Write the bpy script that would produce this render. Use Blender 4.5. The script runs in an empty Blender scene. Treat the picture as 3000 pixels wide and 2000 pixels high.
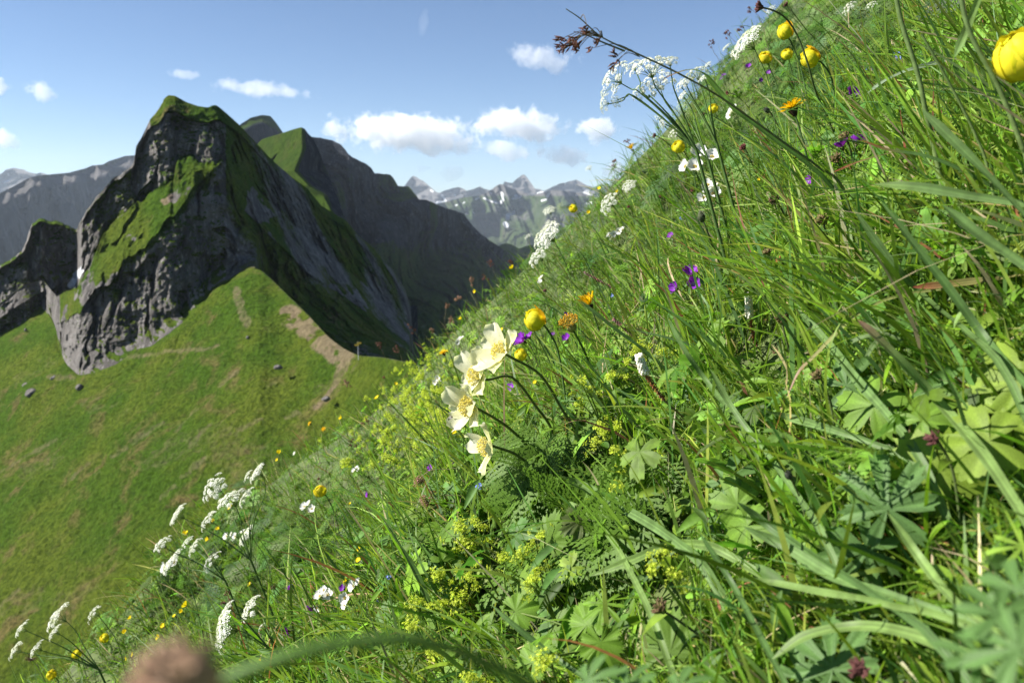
import bpy, math, random
import numpy as np
from mathutils import Vector
R = math.radians
rng = np.random.default_rng(7)
random.seed(7)
C = bpy.context.scene.collection
SC = bpy.context.scene
F = 2354.0                      # focal length in photo pixels (photo is 3000 x 2000)
PITCH = math.atan(400 / F)
SP, CP = math.sin(PITCH), math.cos(PITCH)

def ray(px, py):
    a = (np.asarray(px, float) - 1500) / F
    b = (1000 - np.asarray(py, float)) / F
    a, b = np.broadcast_arrays(a, b)
    return np.stack([a, CP + b * SP, -SP + b * CP], -1)

def at(px, py, D):
    """world point seen at a photo pixel, D metres in front of the lens"""
    return ray(px, py) * np.asarray(D, float)[..., None]

def proj(P):
    P = np.asarray(P, float)
    d = P[..., 1] * CP - P[..., 2] * SP
    u = P[..., 1] * SP + P[..., 2] * CP
    return 1500 + F * P[..., 0] / d, 1000 - F * u / d, d

# ---------------------------------------------------------------- noise
def _hash(ix, iy, iz, seed):
    h = (ix.astype(np.int64) * 374761393 + iy.astype(np.int64) * 668265263 + iz.astype(np.int64) * 2147483647 + seed * 974711) & 0xFFFFFFFF
    h = ((h ^ (h >> 13)) * 1274126177) & 0xFFFFFFFF
    h = (h ^ (h >> 16)) & 0xFFFFFF
    return h / float(0xFFFFFF)

def vnoise(P, seed=0):
    P = np.asarray(P, float)
    i = np.floor(P).astype(np.int64); f = P - i
    f = f * f * f * (f * (f * 6 - 15) + 10)
    out = 0
    for dx in (0, 1):
        wx = f[..., 0] if dx else 1 - f[..., 0]
        for dy in (0, 1):
            wy = f[..., 1] if dy else 1 - f[..., 1]
            for dz in (0, 1):
                wz = f[..., 2] if dz else 1 - f[..., 2]
                out = out + wx * wy * wz * _hash(i[..., 0] + dx, i[..., 1] + dy, i[..., 2] + dz, seed)
    return out * 2 - 1

def fbm(P, oct=4, seed=0, gain=.5, lac=2.1):
    P = np.asarray(P, float); a = 1; s = 0; n = 0
    for k in range(oct):
        s = s + a * vnoise(P, seed + k * 17); n += a; a *= gain; P = P * lac + 13.7
    return s / n

def ridged(P, oct=4, seed=0):
    P = np.asarray(P, float); a = 1; s = 0; n = 0
    for k in range(oct):
        s = s + a * (1 - 2 * np.abs(vnoise(P, seed + k * 31))); n += a; a *= .5; P = P * 2.1 + 7.3
    return s / n

def sstep(x, a, b):
    t = np.clip((x - a) / (b - a), 0, 1)
    return t * t * (3 - 2 * t)

def smooth(a, k):
    if k < 1: return a
    x = np.arange(-3 * k, 3 * k + 1); w = np.exp(-.5 * (x / k) ** 2); w /= w.sum()
    return np.convolve(np.pad(a, 3 * k, mode='edge'), w, mode='valid')

# ---------------------------------------------------------------- mesh helpers
def mesh(name, V, faces, mat=None, attrs=None, sm=True):
    """faces: list of (n,k) int arrays of k-gons; attrs: {name: (nv,3|4)}"""
    me = bpy.data.meshes.new(name)
    V = np.ascontiguousarray(V, np.float32)
    if isinstance(faces, np.ndarray): faces = [faces]
    faces = [f for f in faces if len(f)]
    me.vertices.add(len(V)); me.vertices.foreach_set('co', V.ravel())
    loops = np.concatenate([np.asarray(f, np.int32).ravel() for f in faces])
    tot = np.concatenate([np.full(len(f), f.shape[1], np.int32) for f in faces])
    st = np.concatenate([[0], np.cumsum(tot)[:-1]]).astype(np.int32)
    me.loops.add(len(loops)); me.loops.foreach_set('vertex_index', loops)
    me.polygons.add(len(tot)); me.polygons.foreach_set('loop_start', st)
    me.polygons.foreach_set('use_smooth', np.full(len(tot), sm))
    for k, v in (attrs or {}).items():
        v = np.asarray(v, np.float32)
        if v.shape[1] == 3: v = np.concatenate([v, np.ones((len(v), 1), np.float32)], 1)
        at_ = me.attributes.new(k, 'FLOAT_COLOR', 'POINT')
        at_.data.foreach_set('color', np.ascontiguousarray(v).ravel())
    me.update(calc_edges=True)
    if mat: me.materials.append(mat)
    return me

def obj(name, me, parent=None, loc=None):
    o = bpy.data.objects.new(name, me); C.objects.link(o)
    if parent is not None: o.parent = parent
    if loc is not None: o.location = loc
    return o

def tag(o, label=None, cat=None, group=None, kind=None):
    if label: o['label'] = label
    if cat: o['category'] = cat
    if group: o['group'] = group
    if kind: o['kind'] = kind
    return o

def grid_faces(r, c, off=0):
    i = np.arange(r - 1)[:, None] * c + np.arange(c - 1)[None, :]
    return np.stack([i, i + 1, i + c + 1, i + c], -1).reshape(-1, 4) + off

class MB:
    """collects vertex/face blocks (each with one colour or per-vertex colours) into one mesh"""
    def __init__(s): s.v = []; s.f = {}; s.c = []; s.n = 0
    def add(s, V, Fc, col=(1, 1, 1)):
        V = np.asarray(V, float).reshape(-1, 3)
        if isinstance(Fc, np.ndarray): Fc = [Fc]
        for f in Fc:
            if len(f): s.f.setdefault(f.shape[1], []).append(np.asarray(f) + s.n)
        col = np.asarray(col, float)
        if col.ndim == 1: col = np.tile(col, (len(V), 1))
        s.v.append(V); s.c.append(col); s.n += len(V)
    def mesh(s, name, mat, sm=True):
        return mesh(name, np.concatenate(s.v), [np.concatenate(f) for f in s.f.values()], mat, {'col': np.concatenate(s.c)}, sm)

def norm(v):
    v = np.asarray(v, float)
    return v / np.maximum(np.linalg.norm(v, axis=-1, keepdims=True), 1e-9)

def spline(pts, n):
    """Catmull-Rom through pts"""
    p = np.asarray(pts, float)
    if len(p) == 2: return p[0] + (p[1] - p[0]) * np.linspace(0, 1, n)[:, None]
    q = np.concatenate([[2 * p[0] - p[1]], p, [2 * p[-1] - p[-2]]])
    t = np.linspace(0, len(p) - 1 - 1e-6, n); i = t.astype(int); u = (t - i)[:, None]
    a, b, c, d = q[i], q[i + 1], q[i + 2], q[i + 3]
    return .5 * (2 * b + (c - a) * u + (2 * a - 5 * b + 4 * c - d) * u * u + (3 * b - a - 3 * c + d) * u ** 3)

def tube(mb, pts, r, col=(1, 1, 1), k=6, n=14, col2=None):
    p = spline(pts, n); t = norm(np.gradient(p, axis=0))
    up = np.array([.31, .84, .44]); s = norm(np.cross(t, up)); b = np.cross(t, s)
    rr = np.interp(np.linspace(0, 1, n), np.linspace(0, 1, len(np.atleast_1d(r))), np.atleast_1d(r))
    a = np.arange(k) / k * 2 * np.pi
    V = p[:, None] + rr[:, None, None] * (np.cos(a)[None, :, None] * s[:, None] + np.sin(a)[None, :, None] * b[:, None])
    i = np.arange(n - 1)[:, None] * k; j = np.arange(k)[None, :]; j2 = (j + 1) % k
    f = np.stack([i + j, i + j2, i + k + j2, i + k + j], -1).reshape(-1, 4)
    c = np.asarray(col, float)
    if col2 is not None:
        w = np.repeat(np.linspace(0, 1, n), k)[:, None]; c = c * (1 - w) + np.asarray(col2) * w
    mb.add(V.reshape(-1, 3), f, c)

# ---------------------------------------------------------------- materials
def nt(m):
    m.use_nodes = True; t = m.node_tree; t.nodes.clear(); return t
def nd(t, ty, **kw):
    n = t.nodes.new(ty)
    for k, v in kw.items():
        if k in n.inputs: n.inputs[k].default_value = v
        else: setattr(n, k, v)
    return n
def lk(t, a, b): t.links.new(a, b)
def mixc(t, fac, a, b, mode='MIX'):
    n = t.nodes.new('ShaderNodeMix'); n.data_type = 'RGBA'; n.blend_type = mode
    for s, v in ((n.inputs[0], fac), (n.inputs[6], a), (n.inputs[7], b)):
        if hasattr(v, 'links'): t.links.new(v, s)
        elif isinstance(v, (int, float)): s.default_value = v
        else: s.default_value = (*v, 1)
    return n.outputs[2]
def ramp(t, x, lo, hi):
    n = t.nodes.new('ShaderNodeMapRange'); n.interpolation_type = 'SMOOTHSTEP'
    n.inputs[1].default_value = lo; n.inputs[2].default_value = hi
    t.links.new(x, n.inputs[0]); return n.outputs[0]
def noise(t, vec, scale, det=4, rough=.55, dist=0):
    n = nd(t, 'ShaderNodeTexNoise'); n.inputs['Scale'].default_value = scale; n.inputs['Detail'].default_value = det
    n.inputs['Roughness'].default_value = rough; n.inputs['Distortion'].default_value = dist
    if vec is not None: t.links.new(vec, n.inputs['Vector'])
    return n.outputs[0]

def terrain_mat(name, g1, g2, g3, r1, r2, r3, soil, sc=1.0, stretch=.35):
    m = bpy.data.materials.new(name); t = nt(m)
    out = nd(t, 'ShaderNodeOutputMaterial'); bs = nd(t, 'ShaderNodeBsdfPrincipled'); lk(t, bs.outputs[0], out.inputs[0])
    bs.inputs['Roughness'].default_value = .9; bs.inputs['Specular IOR Level'].default_value = .02
    co = nd(t, 'ShaderNodeTexCoord').outputs['Object']
    mp = nd(t, 'ShaderNodeMapping'); mp.inputs['Scale'].default_value = (1, 1, stretch); lk(t, co, mp.inputs[0]); st = mp.outputs[0]
    at_ = nd(t, 'ShaderNodeAttribute', attribute_name='mask'); sp = nd(t, 'ShaderNodeSeparateColor'); lk(t, at_.outputs['Color'], sp.inputs[0])
    # grass: patches, tufts, dry streaks
    gc = mixc(t, ramp(t, noise(t, co, .07 * sc, 5, .6), .38, .62), g1, g2)
    gc = mixc(t, ramp(t, noise(t, co, .16 * sc, 6, .65, .6), .52, .72), gc, g3)
    tf = noise(t, co, 1.5 * sc, 5, .72)
    gc = mixc(t, ramp(t, tf, .34, .66), mixc(t, .66, gc, (.014, .032, .004)), gc)
    # rock: strata, stains, lichen
    rc = mixc(t, ramp(t, noise(t, st, .16 * sc, 6, .65), .36, .64), r1, r2)
    rn = noise(t, st, 1.3 * sc, 8, .74)
    rc = mixc(t, ramp(t, rn, .5, .72), rc, r3)
    rc = mixc(t, ramp(t, noise(t, st, .45 * sc, 6, .7, .8), .56, .66), rc, mixc(t, .6, rc, (.03, .03, .032)))
    # transitions broken by noise
    ad = nd(t, 'ShaderNodeMath', operation='ADD'); lk(t, sp.outputs[0], ad.inputs[0])
    s2 = nd(t, 'ShaderNodeMath', operation='MULTIPLY_ADD'); lk(t, noise(t, co, .9 * sc, 6, .7), s2.inputs[0]); s2.inputs[1].default_value = .9; s2.inputs[2].default_value = -.45
    lk(t, s2.outputs[0], ad.inputs[1])
    c = mixc(t, ramp(t, ad.outputs[0], .35, .65), rc, gc)
    a3 = nd(t, 'ShaderNodeMath', operation='ADD'); lk(t, sp.outputs[2], a3.inputs[0]); lk(t, s2.outputs[0], a3.inputs[1])
    sf = nd(t, 'ShaderNodeMath', operation='MULTIPLY'); lk(t, ramp(t, a3.outputs[0], .25, .85), sf.inputs[0]); sf.inputs[1].default_value = .72
    c = mixc(t, sf.outputs[0], c, mixc(t, ramp(t, tf, .4, .65), soil, tuple(x * 1.5 for x in soil)))
    a4 = nd(t, 'ShaderNodeMath', operation='MULTIPLY_ADD'); lk(t, s2.outputs[0], a4.inputs[0]); a4.inputs[1].default_value = .35; lk(t, sp.outputs[1], a4.inputs[2])
    c = mixc(t, ramp(t, a4.outputs[0], .45, .55), c, (.75, .77, .8))
    lk(t, c, bs.inputs['Base Color'])
    bp = nd(t, 'ShaderNodeBump'); bp.inputs['Strength'].default_value = 1.0; bp.inputs['Distance'].default_value = 1.0 / sc
    bm = nd(t, 'ShaderNodeMath', operation='ADD'); lk(t, tf, bm.inputs[0]); lk(t, rn, bm.inputs[1]); lk(t, bm.outputs[0], bp.inputs['Height']); lk(t, bp.outputs[0], bs.inputs['Normal'])
    return m

def plant_mat(name, trans=.35, rough=.5, spec=.35, attr='col', tint=(1, 1, 1), noise_amt=.35, nscale=60, tcol=1.25):
    """leafy/petal tissue: reflecting and letting light through; colour from the mesh's own colours"""
    m = bpy.data.materials.new(name); t = nt(m)
    out = nd(t, 'ShaderNodeOutputMaterial'); bs = nd(t, 'ShaderNodeBsdfPrincipled'); tr = nd(t, 'ShaderNodeBsdfTranslucent'); mx = nd(t, 'ShaderNodeMixShader')
    bs.inputs['Roughness'].default_value = rough; bs.inputs['Specular IOR Level'].default_value = spec
    at_ = nd(t, 'ShaderNodeAttribute', attribute_name=attr)
    co = nd(t, 'ShaderNodeTexCoord').outputs['Object']
    c = mixc(t, 1.0, at_.outputs['Color'], tint, 'MULTIPLY')
    n = noise(t, co, nscale, 4, .6)
    c = mixc(t, noise_amt, c, mixc(t, 1.0, c, mixc(t, ramp(t, n, .3, .7), (.45, .45, .4), (1.5, 1.5, 1.6)), 'MULTIPLY'))
    lk(t, c, bs.inputs['Base Color'])
    lk(t, mixc(t, 1.0, c, (tcol, tcol * 1.05, tcol * .7), 'MULTIPLY'), tr.inputs['Color'])
    mx.inputs[0].default_value = trans
    lk(t, bs.outputs[0], mx.inputs[1]); lk(t, tr.outputs[0], mx.inputs[2]); lk(t, mx.outputs[0], out.inputs[0])
    return m

# ---------------------------------------------------------------- camera, light, sky
cam = bpy.data.cameras.new('camera'); co_ = bpy.data.objects.new('camera', cam); C.objects.link(co_)
co_.rotation_euler = (math.pi / 2 - PITCH, 0, 0)
cam.sensor_width = 36; cam.lens = 36 * F / 3000; cam.clip_start = .01; cam.clip_end = 60000
cam.dof.use_dof = True; cam.dof.focus_distance = 1.05; cam.dof.aperture_fstop = 28.25 / 2.3
SC.camera = co_

SUN_AZ, SUN_EL = R(-92), R(36)         # azimuth from straight ahead (negative = left)
sd = Vector((math.sin(SUN_AZ) * math.cos(SUN_EL), math.cos(SUN_AZ) * math.cos(SUN_EL), math.sin(SUN_EL)))
sun = bpy.data.lights.new('sun', 'SUN'); sun.energy = 5.0; sun.angle = R(.53); sun.color = (1, .95, .87)
so = bpy.data.objects.new('sun', sun); C.objects.link(so); so.rotation_euler = sd.to_track_quat('Z', 'Y').to_euler()
w = bpy.data.worlds.new('World'); SC.world = w; w.use_nodes = True
t = w.node_tree; t.nodes.clear()
wo = nd(t, 'ShaderNodeOutputWorld'); bg = nd(t, 'ShaderNodeBackground'); sky = nd(t, 'ShaderNodeTexSky')
sky.sky_type = 'NISHITA'; sky.sun_disc = False; sky.sun_elevation = SUN_EL; sky.sun_rotation = SUN_AZ
sky.altitude = 2000; sky.air_density = .92; sky.dust_density = 0; sky.ozone_density = 4.5
bg.inputs[1].default_value = .05
lk(t, sky.outputs[0], bg.inputs[0]); lk(t, bg.outputs[0], wo.inputs[0])
SC.view_settings.view_transform = 'Standard'; SC.view_settings.look = 'None'; SC.view_settings.gamma = 1; SC.view_settings.use_curve_mapping = False
SC.view_settings.exposure = 1.43
SC.cycles.max_bounces = 6; SC.cycles.diffuse_bounces = 3; SC.cycles.glossy_bounces = 2; SC.cycles.transmission_bounces = 4
SC.cycles.volume_bounces = 14; SC.cycles.transparent_max_bounces = 6
SC.cycles.use_denoising = True
# ================================================================ far terrain
def ip(tab, px):
    tab = sorted(tab); return np.interp(px, [q[0] for q in tab], [q[1] for q in tab])

def by_slope(Pp, px, py, deg):
    """distance of the point seen at (px,py) on a face that climbs deg from the points Pp"""
    r = ray(px, py); h = np.hypot(r[:, 0], r[:, 1]); k = r[:, 2]
    m = np.tan(np.radians(deg)); r0 = np.hypot(Pp[:, 0], Pp[:, 1])
    return (Pp[:, 2] - r0 * m) / (k - h * m)

def normals_grid(V, r, c):
    g = V.reshape(r, c, 3); n = np.cross(np.gradient(g, axis=1), np.gradient(g, axis=0)); return norm(n).reshape(-1, 3)

def segd(px, py, pts):
    """pixel distance to a polyline"""
    d = np.full(px.shape, 1e9)
    for (x0, y0), (x1, y1) in zip(pts[:-1], pts[1:]):
        dx, dy = x1 - x0, y1 - y0; tt = np.clip(((px - x0) * dx + (py - y0) * dy) / (dx * dx + dy * dy + 1e-9), 0, 1)
        d = np.minimum(d, np.hypot(px - x0 - tt * dx, py - y0 - tt * dy))
    return d

def finish_terrain(name, V, r, c, mat, mask, kind='structure'):
    o = obj(name, mesh(name, V, grid_faces(r, c), mat, {'mask': mask})); tag(o, kind=kind); return o

MT_NEAR = terrain_mat('alpine_grass_and_rock', (.068, .130, .013), (.120, .160, .020), (.190, .150, .06), (.105, .097, .092), (.225, .21, .198), (.44, .42, .40), (.21, .155, .11))
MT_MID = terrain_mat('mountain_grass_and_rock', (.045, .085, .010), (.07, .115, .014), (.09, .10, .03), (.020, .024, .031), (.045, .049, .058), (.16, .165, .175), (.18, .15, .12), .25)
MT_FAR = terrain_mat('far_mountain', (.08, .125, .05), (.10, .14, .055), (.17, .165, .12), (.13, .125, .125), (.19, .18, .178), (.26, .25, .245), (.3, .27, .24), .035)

# ---- grassy saddle and the crag behind it
PX = np.arange(-420, 1520, 3.0)
p0 = at(1050., 1040., 110.); cdir = norm(np.array([-26., 40., 8.8])); lft = norm(np.array([-.84, -.545, -.78]))
pn = norm(np.cross(cdir, lft)); pn = pn if pn[2] > 0 else -pn
def plane_D(px, py):
    r = ray(px, py); return (pn @ p0) / (r @ pn)
saddle = [(-420, 1250), (-200, 1110), (0, 987), (77, 941), (126, 895), (165, 960), (184, 1059), (230, 1101), (283, 1090), (344, 1067), (402, 1021), (459, 1006), (536, 941), (597, 876),
          (628, 834), (673, 814), (727, 790), (760, 787), (800, 822), (850, 872), (900, 920), (960, 985), (1005, 1020), (1050, 1042), (1120, 1046), (1200, 1062), (1300, 1100), (1520, 1200)]
low_top = [(-420, 1200), (0, 930), (77, 880), (126, 850), (150, 900), (168, 950), (237, 918), (275, 853), (344, 814), (360, 765), (421, 719), (467, 669), (509, 632), (566, 544), (600, 515), (650, 475),
           (700, 600), (760, 660), (900, 800), (1050, 900), (1200, 1000), (1215, 1150), (1520, 1300)]
band_top = [(-420, 1120), (0, 890), (77, 830), (126, 820), (165, 868), (214, 845), (260, 795), (291, 717), (325, 652), (383, 606), (444, 567), (509, 530), (520, 470), (574, 464), (593, 482), (650, 468),
            (700, 480), (760, 560), (900, 700), (1050, 820), (1200, 960), (1215, 1140), (1520, 1290)]
crest = [(-420, 1010), (-200, 880), (-90, 850), (0, 782), (30, 765), (65, 736), (80, 700), (92, 655), (115, 642), (140, 640), (168, 646), (200, 655), (226, 668), (235, 650), (253, 613), (283, 579), (310, 550), (337, 514), (352, 510), (364, 504), (380, 490), (394, 466), (398, 428), (417, 399),
         (440, 349), (467, 311), (484, 286), (494, 279), (513, 281), (547, 300), (580, 311), (608, 315), (622, 311), (635, 309), (652, 322), (670, 338), (700, 365), (746, 414), (792, 464), (853, 518), (900, 552), (944, 605), (1013, 645), (1051, 690), (1097, 728), (1151, 791), (1189, 849), (1202, 900), (1208, 960), (1216, 1130), (1520, 1280)]
n1 = lambda k, s, o=4: fbm(np.stack([PX * k, PX * 0, PX * 0], -1), o, s)
y1 = smooth(ip(saddle, PX), 3) + 6 * n1(.03, 71) * (PX < 740); y2 = ip(low_top, PX) + (16 * n1(.035, 72) + 7 * n1(.12, 76)) * (PX > 190) * (PX < 690); y3 = ip(band_top, PX) + (14 * n1(.04, 73) + 6 * n1(.13, 77)) * (PX > 220) * (PX < 690); y4 = ip(crest, PX)
y4 = y4 + 6 * ridged(np.stack([PX * .035, PX * 0, PX * 0], -1), 4, 5) * (PX < 480) * (PX > 0) + 16 * n1(.035, 81, 4) * (PX < 236)
P0 = at(PX, np.full_like(PX, 2500), plane_D(PX, np.full_like(PX, 2500)))
D1 = plane_D(PX, y1); D1 = np.where(PX > 760, np.interp(PX, [760, 850, 960, 1050, 1200, 1520], [151, 138, 122, 110, 96, 80]), D1); wb = sstep(PX, 640, 740); D1 = smooth(D1, 16) * wb + D1 * (1 - wb)
P1 = at(PX, y1, D1)
gap = sstep(PX, 745, 800)
def rowD(Pp, y, deg, rate, base):
    d = by_slope(Pp, PX, y, deg); i = np.searchsorted(PX, 655); e = d[i] + (PX - 655) * rate + base * sstep(PX, 700, 800)
    return smooth(np.where(PX > 655, e, d), 7)
D2 = rowD(P1, y2, 74, .135, -6); P2 = at(PX, y2, D2)
D3 = rowD(P2, y3, 47, .165, -3); wl = 1 - sstep(PX, 118, 168); Dk = np.maximum(187 + 5 * np.clip(PX, -420, 240) / 165, np.where(PX < 120, D1 + 3, 0)); D2 = D2 * (1 - wl) + (Dk - 5) * wl; P2 = at(PX, y2, D2); D3 = D3 * (1 - wl) + (Dk - 3) * wl; P3 = at(PX, np.minimum(y3, y2 - 2), D3)
y3b = np.minimum(y4 + np.interp(PX, [0, 430, 470, 620, 700, 1200], [8, 10, 42, 40, 22, 22]), y3 - 4)
D3b = rowD(P3, y3b, 72, .195, 0); D3b = np.maximum(D3b, D3 + .5); P3b = at(PX, y3b, D3b)
wl = 1 - sstep(PX, 224, 240); P3d = P3 * (1 - wl[:, None]) + at(PX, y3 + 30, Dk + 1) * wl[:, None]; D3b = D3b * (1 - wl) + (Dk + 2) * wl; P3b = at(PX, y3b, D3b)
D4 = np.maximum(rowD(P3b, y4, 36, .205, 0), D3b + .5); D4 = D4 * (1 - wl) + (Dk + 8) * wl; P4 = at(PX, y4, D4)
# beyond the saddle crest the ground drops before the shaded face rises
dipy = y1 + 60 + 160 * gap; Pd = P1 * (1 - gap[:, None]) + at(PX, dipy, D1 + 26) * gap[:, None]
Pb = P4 * 1.0; Pb[:, :2] *= 1.10; Pb[:, 2] -= 14
Pc = P4 * 1.0; Pc[:, :2] *= 1.55; Pc[:, 2] -= 140
yb = smooth(y1, 26); yb = yb + np.max(y1 - yb) + 14; Db = plane_D(PX, yb) + (D1 - plane_D(PX, y1)) * (2500 - yb) / (2500 - y1); P0b = at(PX, yb, Db)
segs = [(P0, P0b, 300, 0), (P0b, P1, 60, 0), (P1, Pd, 16, 1), (Pd, P2, 170, 2), (P2, P3, 110, 3), (P3, P3d, 8, 1), (P3d, P3b, 150, 4), (P3b, P4, 30, 5), (P4, Pb, 12, 6), (Pb, Pc, 14, 7)]
rows = []; ids = []
for k, (a, b, n, kd) in enumerate(segs):
    tt = np.linspace(0, 1, n, endpoint=(k == len(segs) - 1))
    rows.append(a[None] + (b - a)[None] * tt[:, None, None]); ids += [kd] * n
V = np.concatenate(rows); nr, nc = V.shape[:2]; ids = np.array(ids)[:, None].repeat(nc, 1).ravel(); V = V.reshape(-1, 3)
qx, qy, qd = proj(V)
start = sum(n for _, _, n, _ in segs[:5]) * nc; sl = slice(start, start + 8 * nc); ids[sl] = np.where(np.tile(PX, 8) > 236, 4, ids[sl])
rad = norm(V * np.array([1, 1, 0]))
rocky = np.isin(ids, (2, 4)) * 1.0 + np.isin(ids, (3, 5)) * .35
side = sstep(qx, 640, 760)
sv = V * np.array([1, 1, .30])
hx = V + 2.5 * np.stack([fbm(V * .12, 2, 101), fbm(V * .12, 2, 102), fbm(V * .12, 2, 103)], -1)
strata = np.abs(((hx[:, 2] * .9 + hx[:, 0] * .35) * .23) % 1 - .5) * 2
disp = rocky * (1.7 * ridged(sv * .11, 4, 3) + 2.3 * fbm(sv * .055, 3, 9) + 1.5 * ridged(hx * np.array([1, 1, .45]) * .38, 4, 21) + .75 * fbm(V * 1.1, 3, 4) + 1.0 * strata + 2.6 * sstep(ridged(hx * np.array([.16, .16, .04]), 3, 87), .52, .74))
disp += (ids == 4) * sstep(qx, 470, 380) * (1.5 * sstep(ridged(sv * .12, 3, 88), .3, .7) + 2.2 * ridged(sv * .09, 4, 55) + 1.2 * ridged(V * .2, 3, 56))
disp += side * (ids >= 2) * (ids <= 5) * (4.0 * ridged(sv * .05, 4, 41) + 1.6 * ridged(sv * .16, 4, 42))
# leave the traced outlines where they are
rowpos = np.concatenate([np.linspace(0, 1, n, endpoint=False) for _, _, n, _ in segs])[:, None].repeat(nc, 1).ravel()
edge = np.where(ids == 2, np.minimum(1, rowpos * 8), 1) * np.where(ids == 5, 1 - rowpos, 1)
V = V + rad * (disp * edge)[:, None]
lastrow = np.concatenate([np.full(n, 1. if k == 1 else 0.) for k, (_, _, n, _) in enumerate(segs)])[:, None].repeat(nc, 1).ravel()
lump = (ids == 0) * np.where(lastrow > 0, np.minimum(1, (1 - rowpos) * 2), 1) * (.55 * fbm(V * .12, 3, 2) * 2.2 + .24 * fbm(V * .7, 4, 8) + .20 * ridged(V * 1.3, 2, 18)) + np.isin(ids, (3, 5)) * .35 * fbm(V * .4, 4, 12)
V = V + pn[None] * lump[:, None]
N = normals_grid(V, nr, nc); N *= np.sign(N[:, 2:3] + 1e-9)
patch = fbm(V * .05, 4, 77)
g = sstep(N[:, 2] + .16 * patch, .60, .78); g = np.where(ids == 0, 1, g); g = np.where(ids == 3, np.maximum(g, .85 * (qx > 175) * (qx < 655)), g)
g = np.where(ids == 5, np.maximum(g, .8 * (qx > 440)), g)
g = np.where((ids >= 2) & (qx > 660), np.clip(.62 + 1.1 * fbm(sv * .06, 4, 52), .0, .95), g)
ledge = (ids == 2) * sstep(fbm(V * np.array([.08, .08, .35]), 4, 31), .18, .35) * sstep(rowpos, .45, .8) * (qx > 330) * (qx < 700)
g = np.maximum(g, .75 * ledge)
g = np.where((ids == 3), np.clip(g - .75 * sstep(fbm(V * .13, 4, 33), .16, .34), 0, 1), g)
hang = np.where(ids == 2, sstep(rowpos, .80, 1.0), 0) + np.where(ids == 4, sstep(rowpos, .22, 0) , 0)
g = np.maximum(g, .8 * hang * sstep(fbm(sv * .22, 3, 36), -.25, .15) * (qx > 190) * (qx < 680))
soil = np.zeros(len(V))
path = [(960, 985), (1000, 1020), (1030, 1050), (1010, 1072), (985, 1100), (975, 1130), (960, 1165), (930, 1190)]
jx, jy = qx + 14 * fbm(V * .25, 3, 61), qy + 10 * fbm(V * .25, 3, 62)
soil = np.maximum(soil, (.62 + .3 * fbm(V * .6, 3, 66)) * (1 - sstep(segd(jx, jy, path), 3, 17)))
soil = np.maximum(soil, 1.0 * (1 - sstep(segd(jx, jy, [(850, 930), (905, 960), (955, 1010), (985, 1040), (1010, 1055)]), 18, 52)) * sstep(fbm(V * .45, 4, 63), -.30, .12))
soil = np.maximum(soil, .55 * (1 - sstep(segd(jx, jy, [(700, 860), (715, 950)]), 8, 22)))
for q in [[(395, 1300), (440, 1265), (480, 1240)], [(340, 1340), (380, 1315)], [(560, 1310), (620, 1250)], [(540, 1400), (600, 1350)], [(700, 1260), (770, 1225)], [(0, 1375), (90, 1320), (160, 1280)], [(0, 1785), (60, 1735)],
          [(205, 1395), (260, 1355)], [(520, 1270), (575, 1195)], [(640, 1130), (690, 1085)], [(840, 1225), (880, 1205)], [(520, 1430), (470, 1460)], [(150, 1110), (215, 1100)], [(330, 1050), (640, 1010)], [(785, 1125), (800, 1115)], [(270, 580 + 20), (300, 590)]]:
    soil = np.maximum(soil, .5 * (1 - sstep(segd(jx, jy, q), 2, 16)))
soil = np.maximum(soil, .36 * (ids == 0) * sstep(fbm(np.stack([V[:, 0] * .06 + V[:, 1] * .03, V[:, 1] * .12, V[:, 2] * .12], -1), 4, 90), .22, .42))
soil *= (ids == 0)
soil = np.maximum(soil, .9 * (ids == 3) * (1 - sstep(segd(jx, jy, [(480, 590), (497, 572)]), 4, 12)))
snow = (ids >= 2) * (ids <= 4) * (1 - sstep(segd(qx, qy, [(208, 838), (222, 815), (236, 797)]) + 5 * fbm(V * .5, 2, 44), 7, 11))
g = g * (1 - .9 * sstep(segd(jx, jy, [(80, 1120), (110, 1150), (150, 1120)]), 0, 28) * 0)
tu = (ids == 0) * 1.0
finish_terrain('grassy_saddle_and_crag', V, nr, nc, MT_NEAR, np.stack([g, snow, soil], -1))

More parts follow.
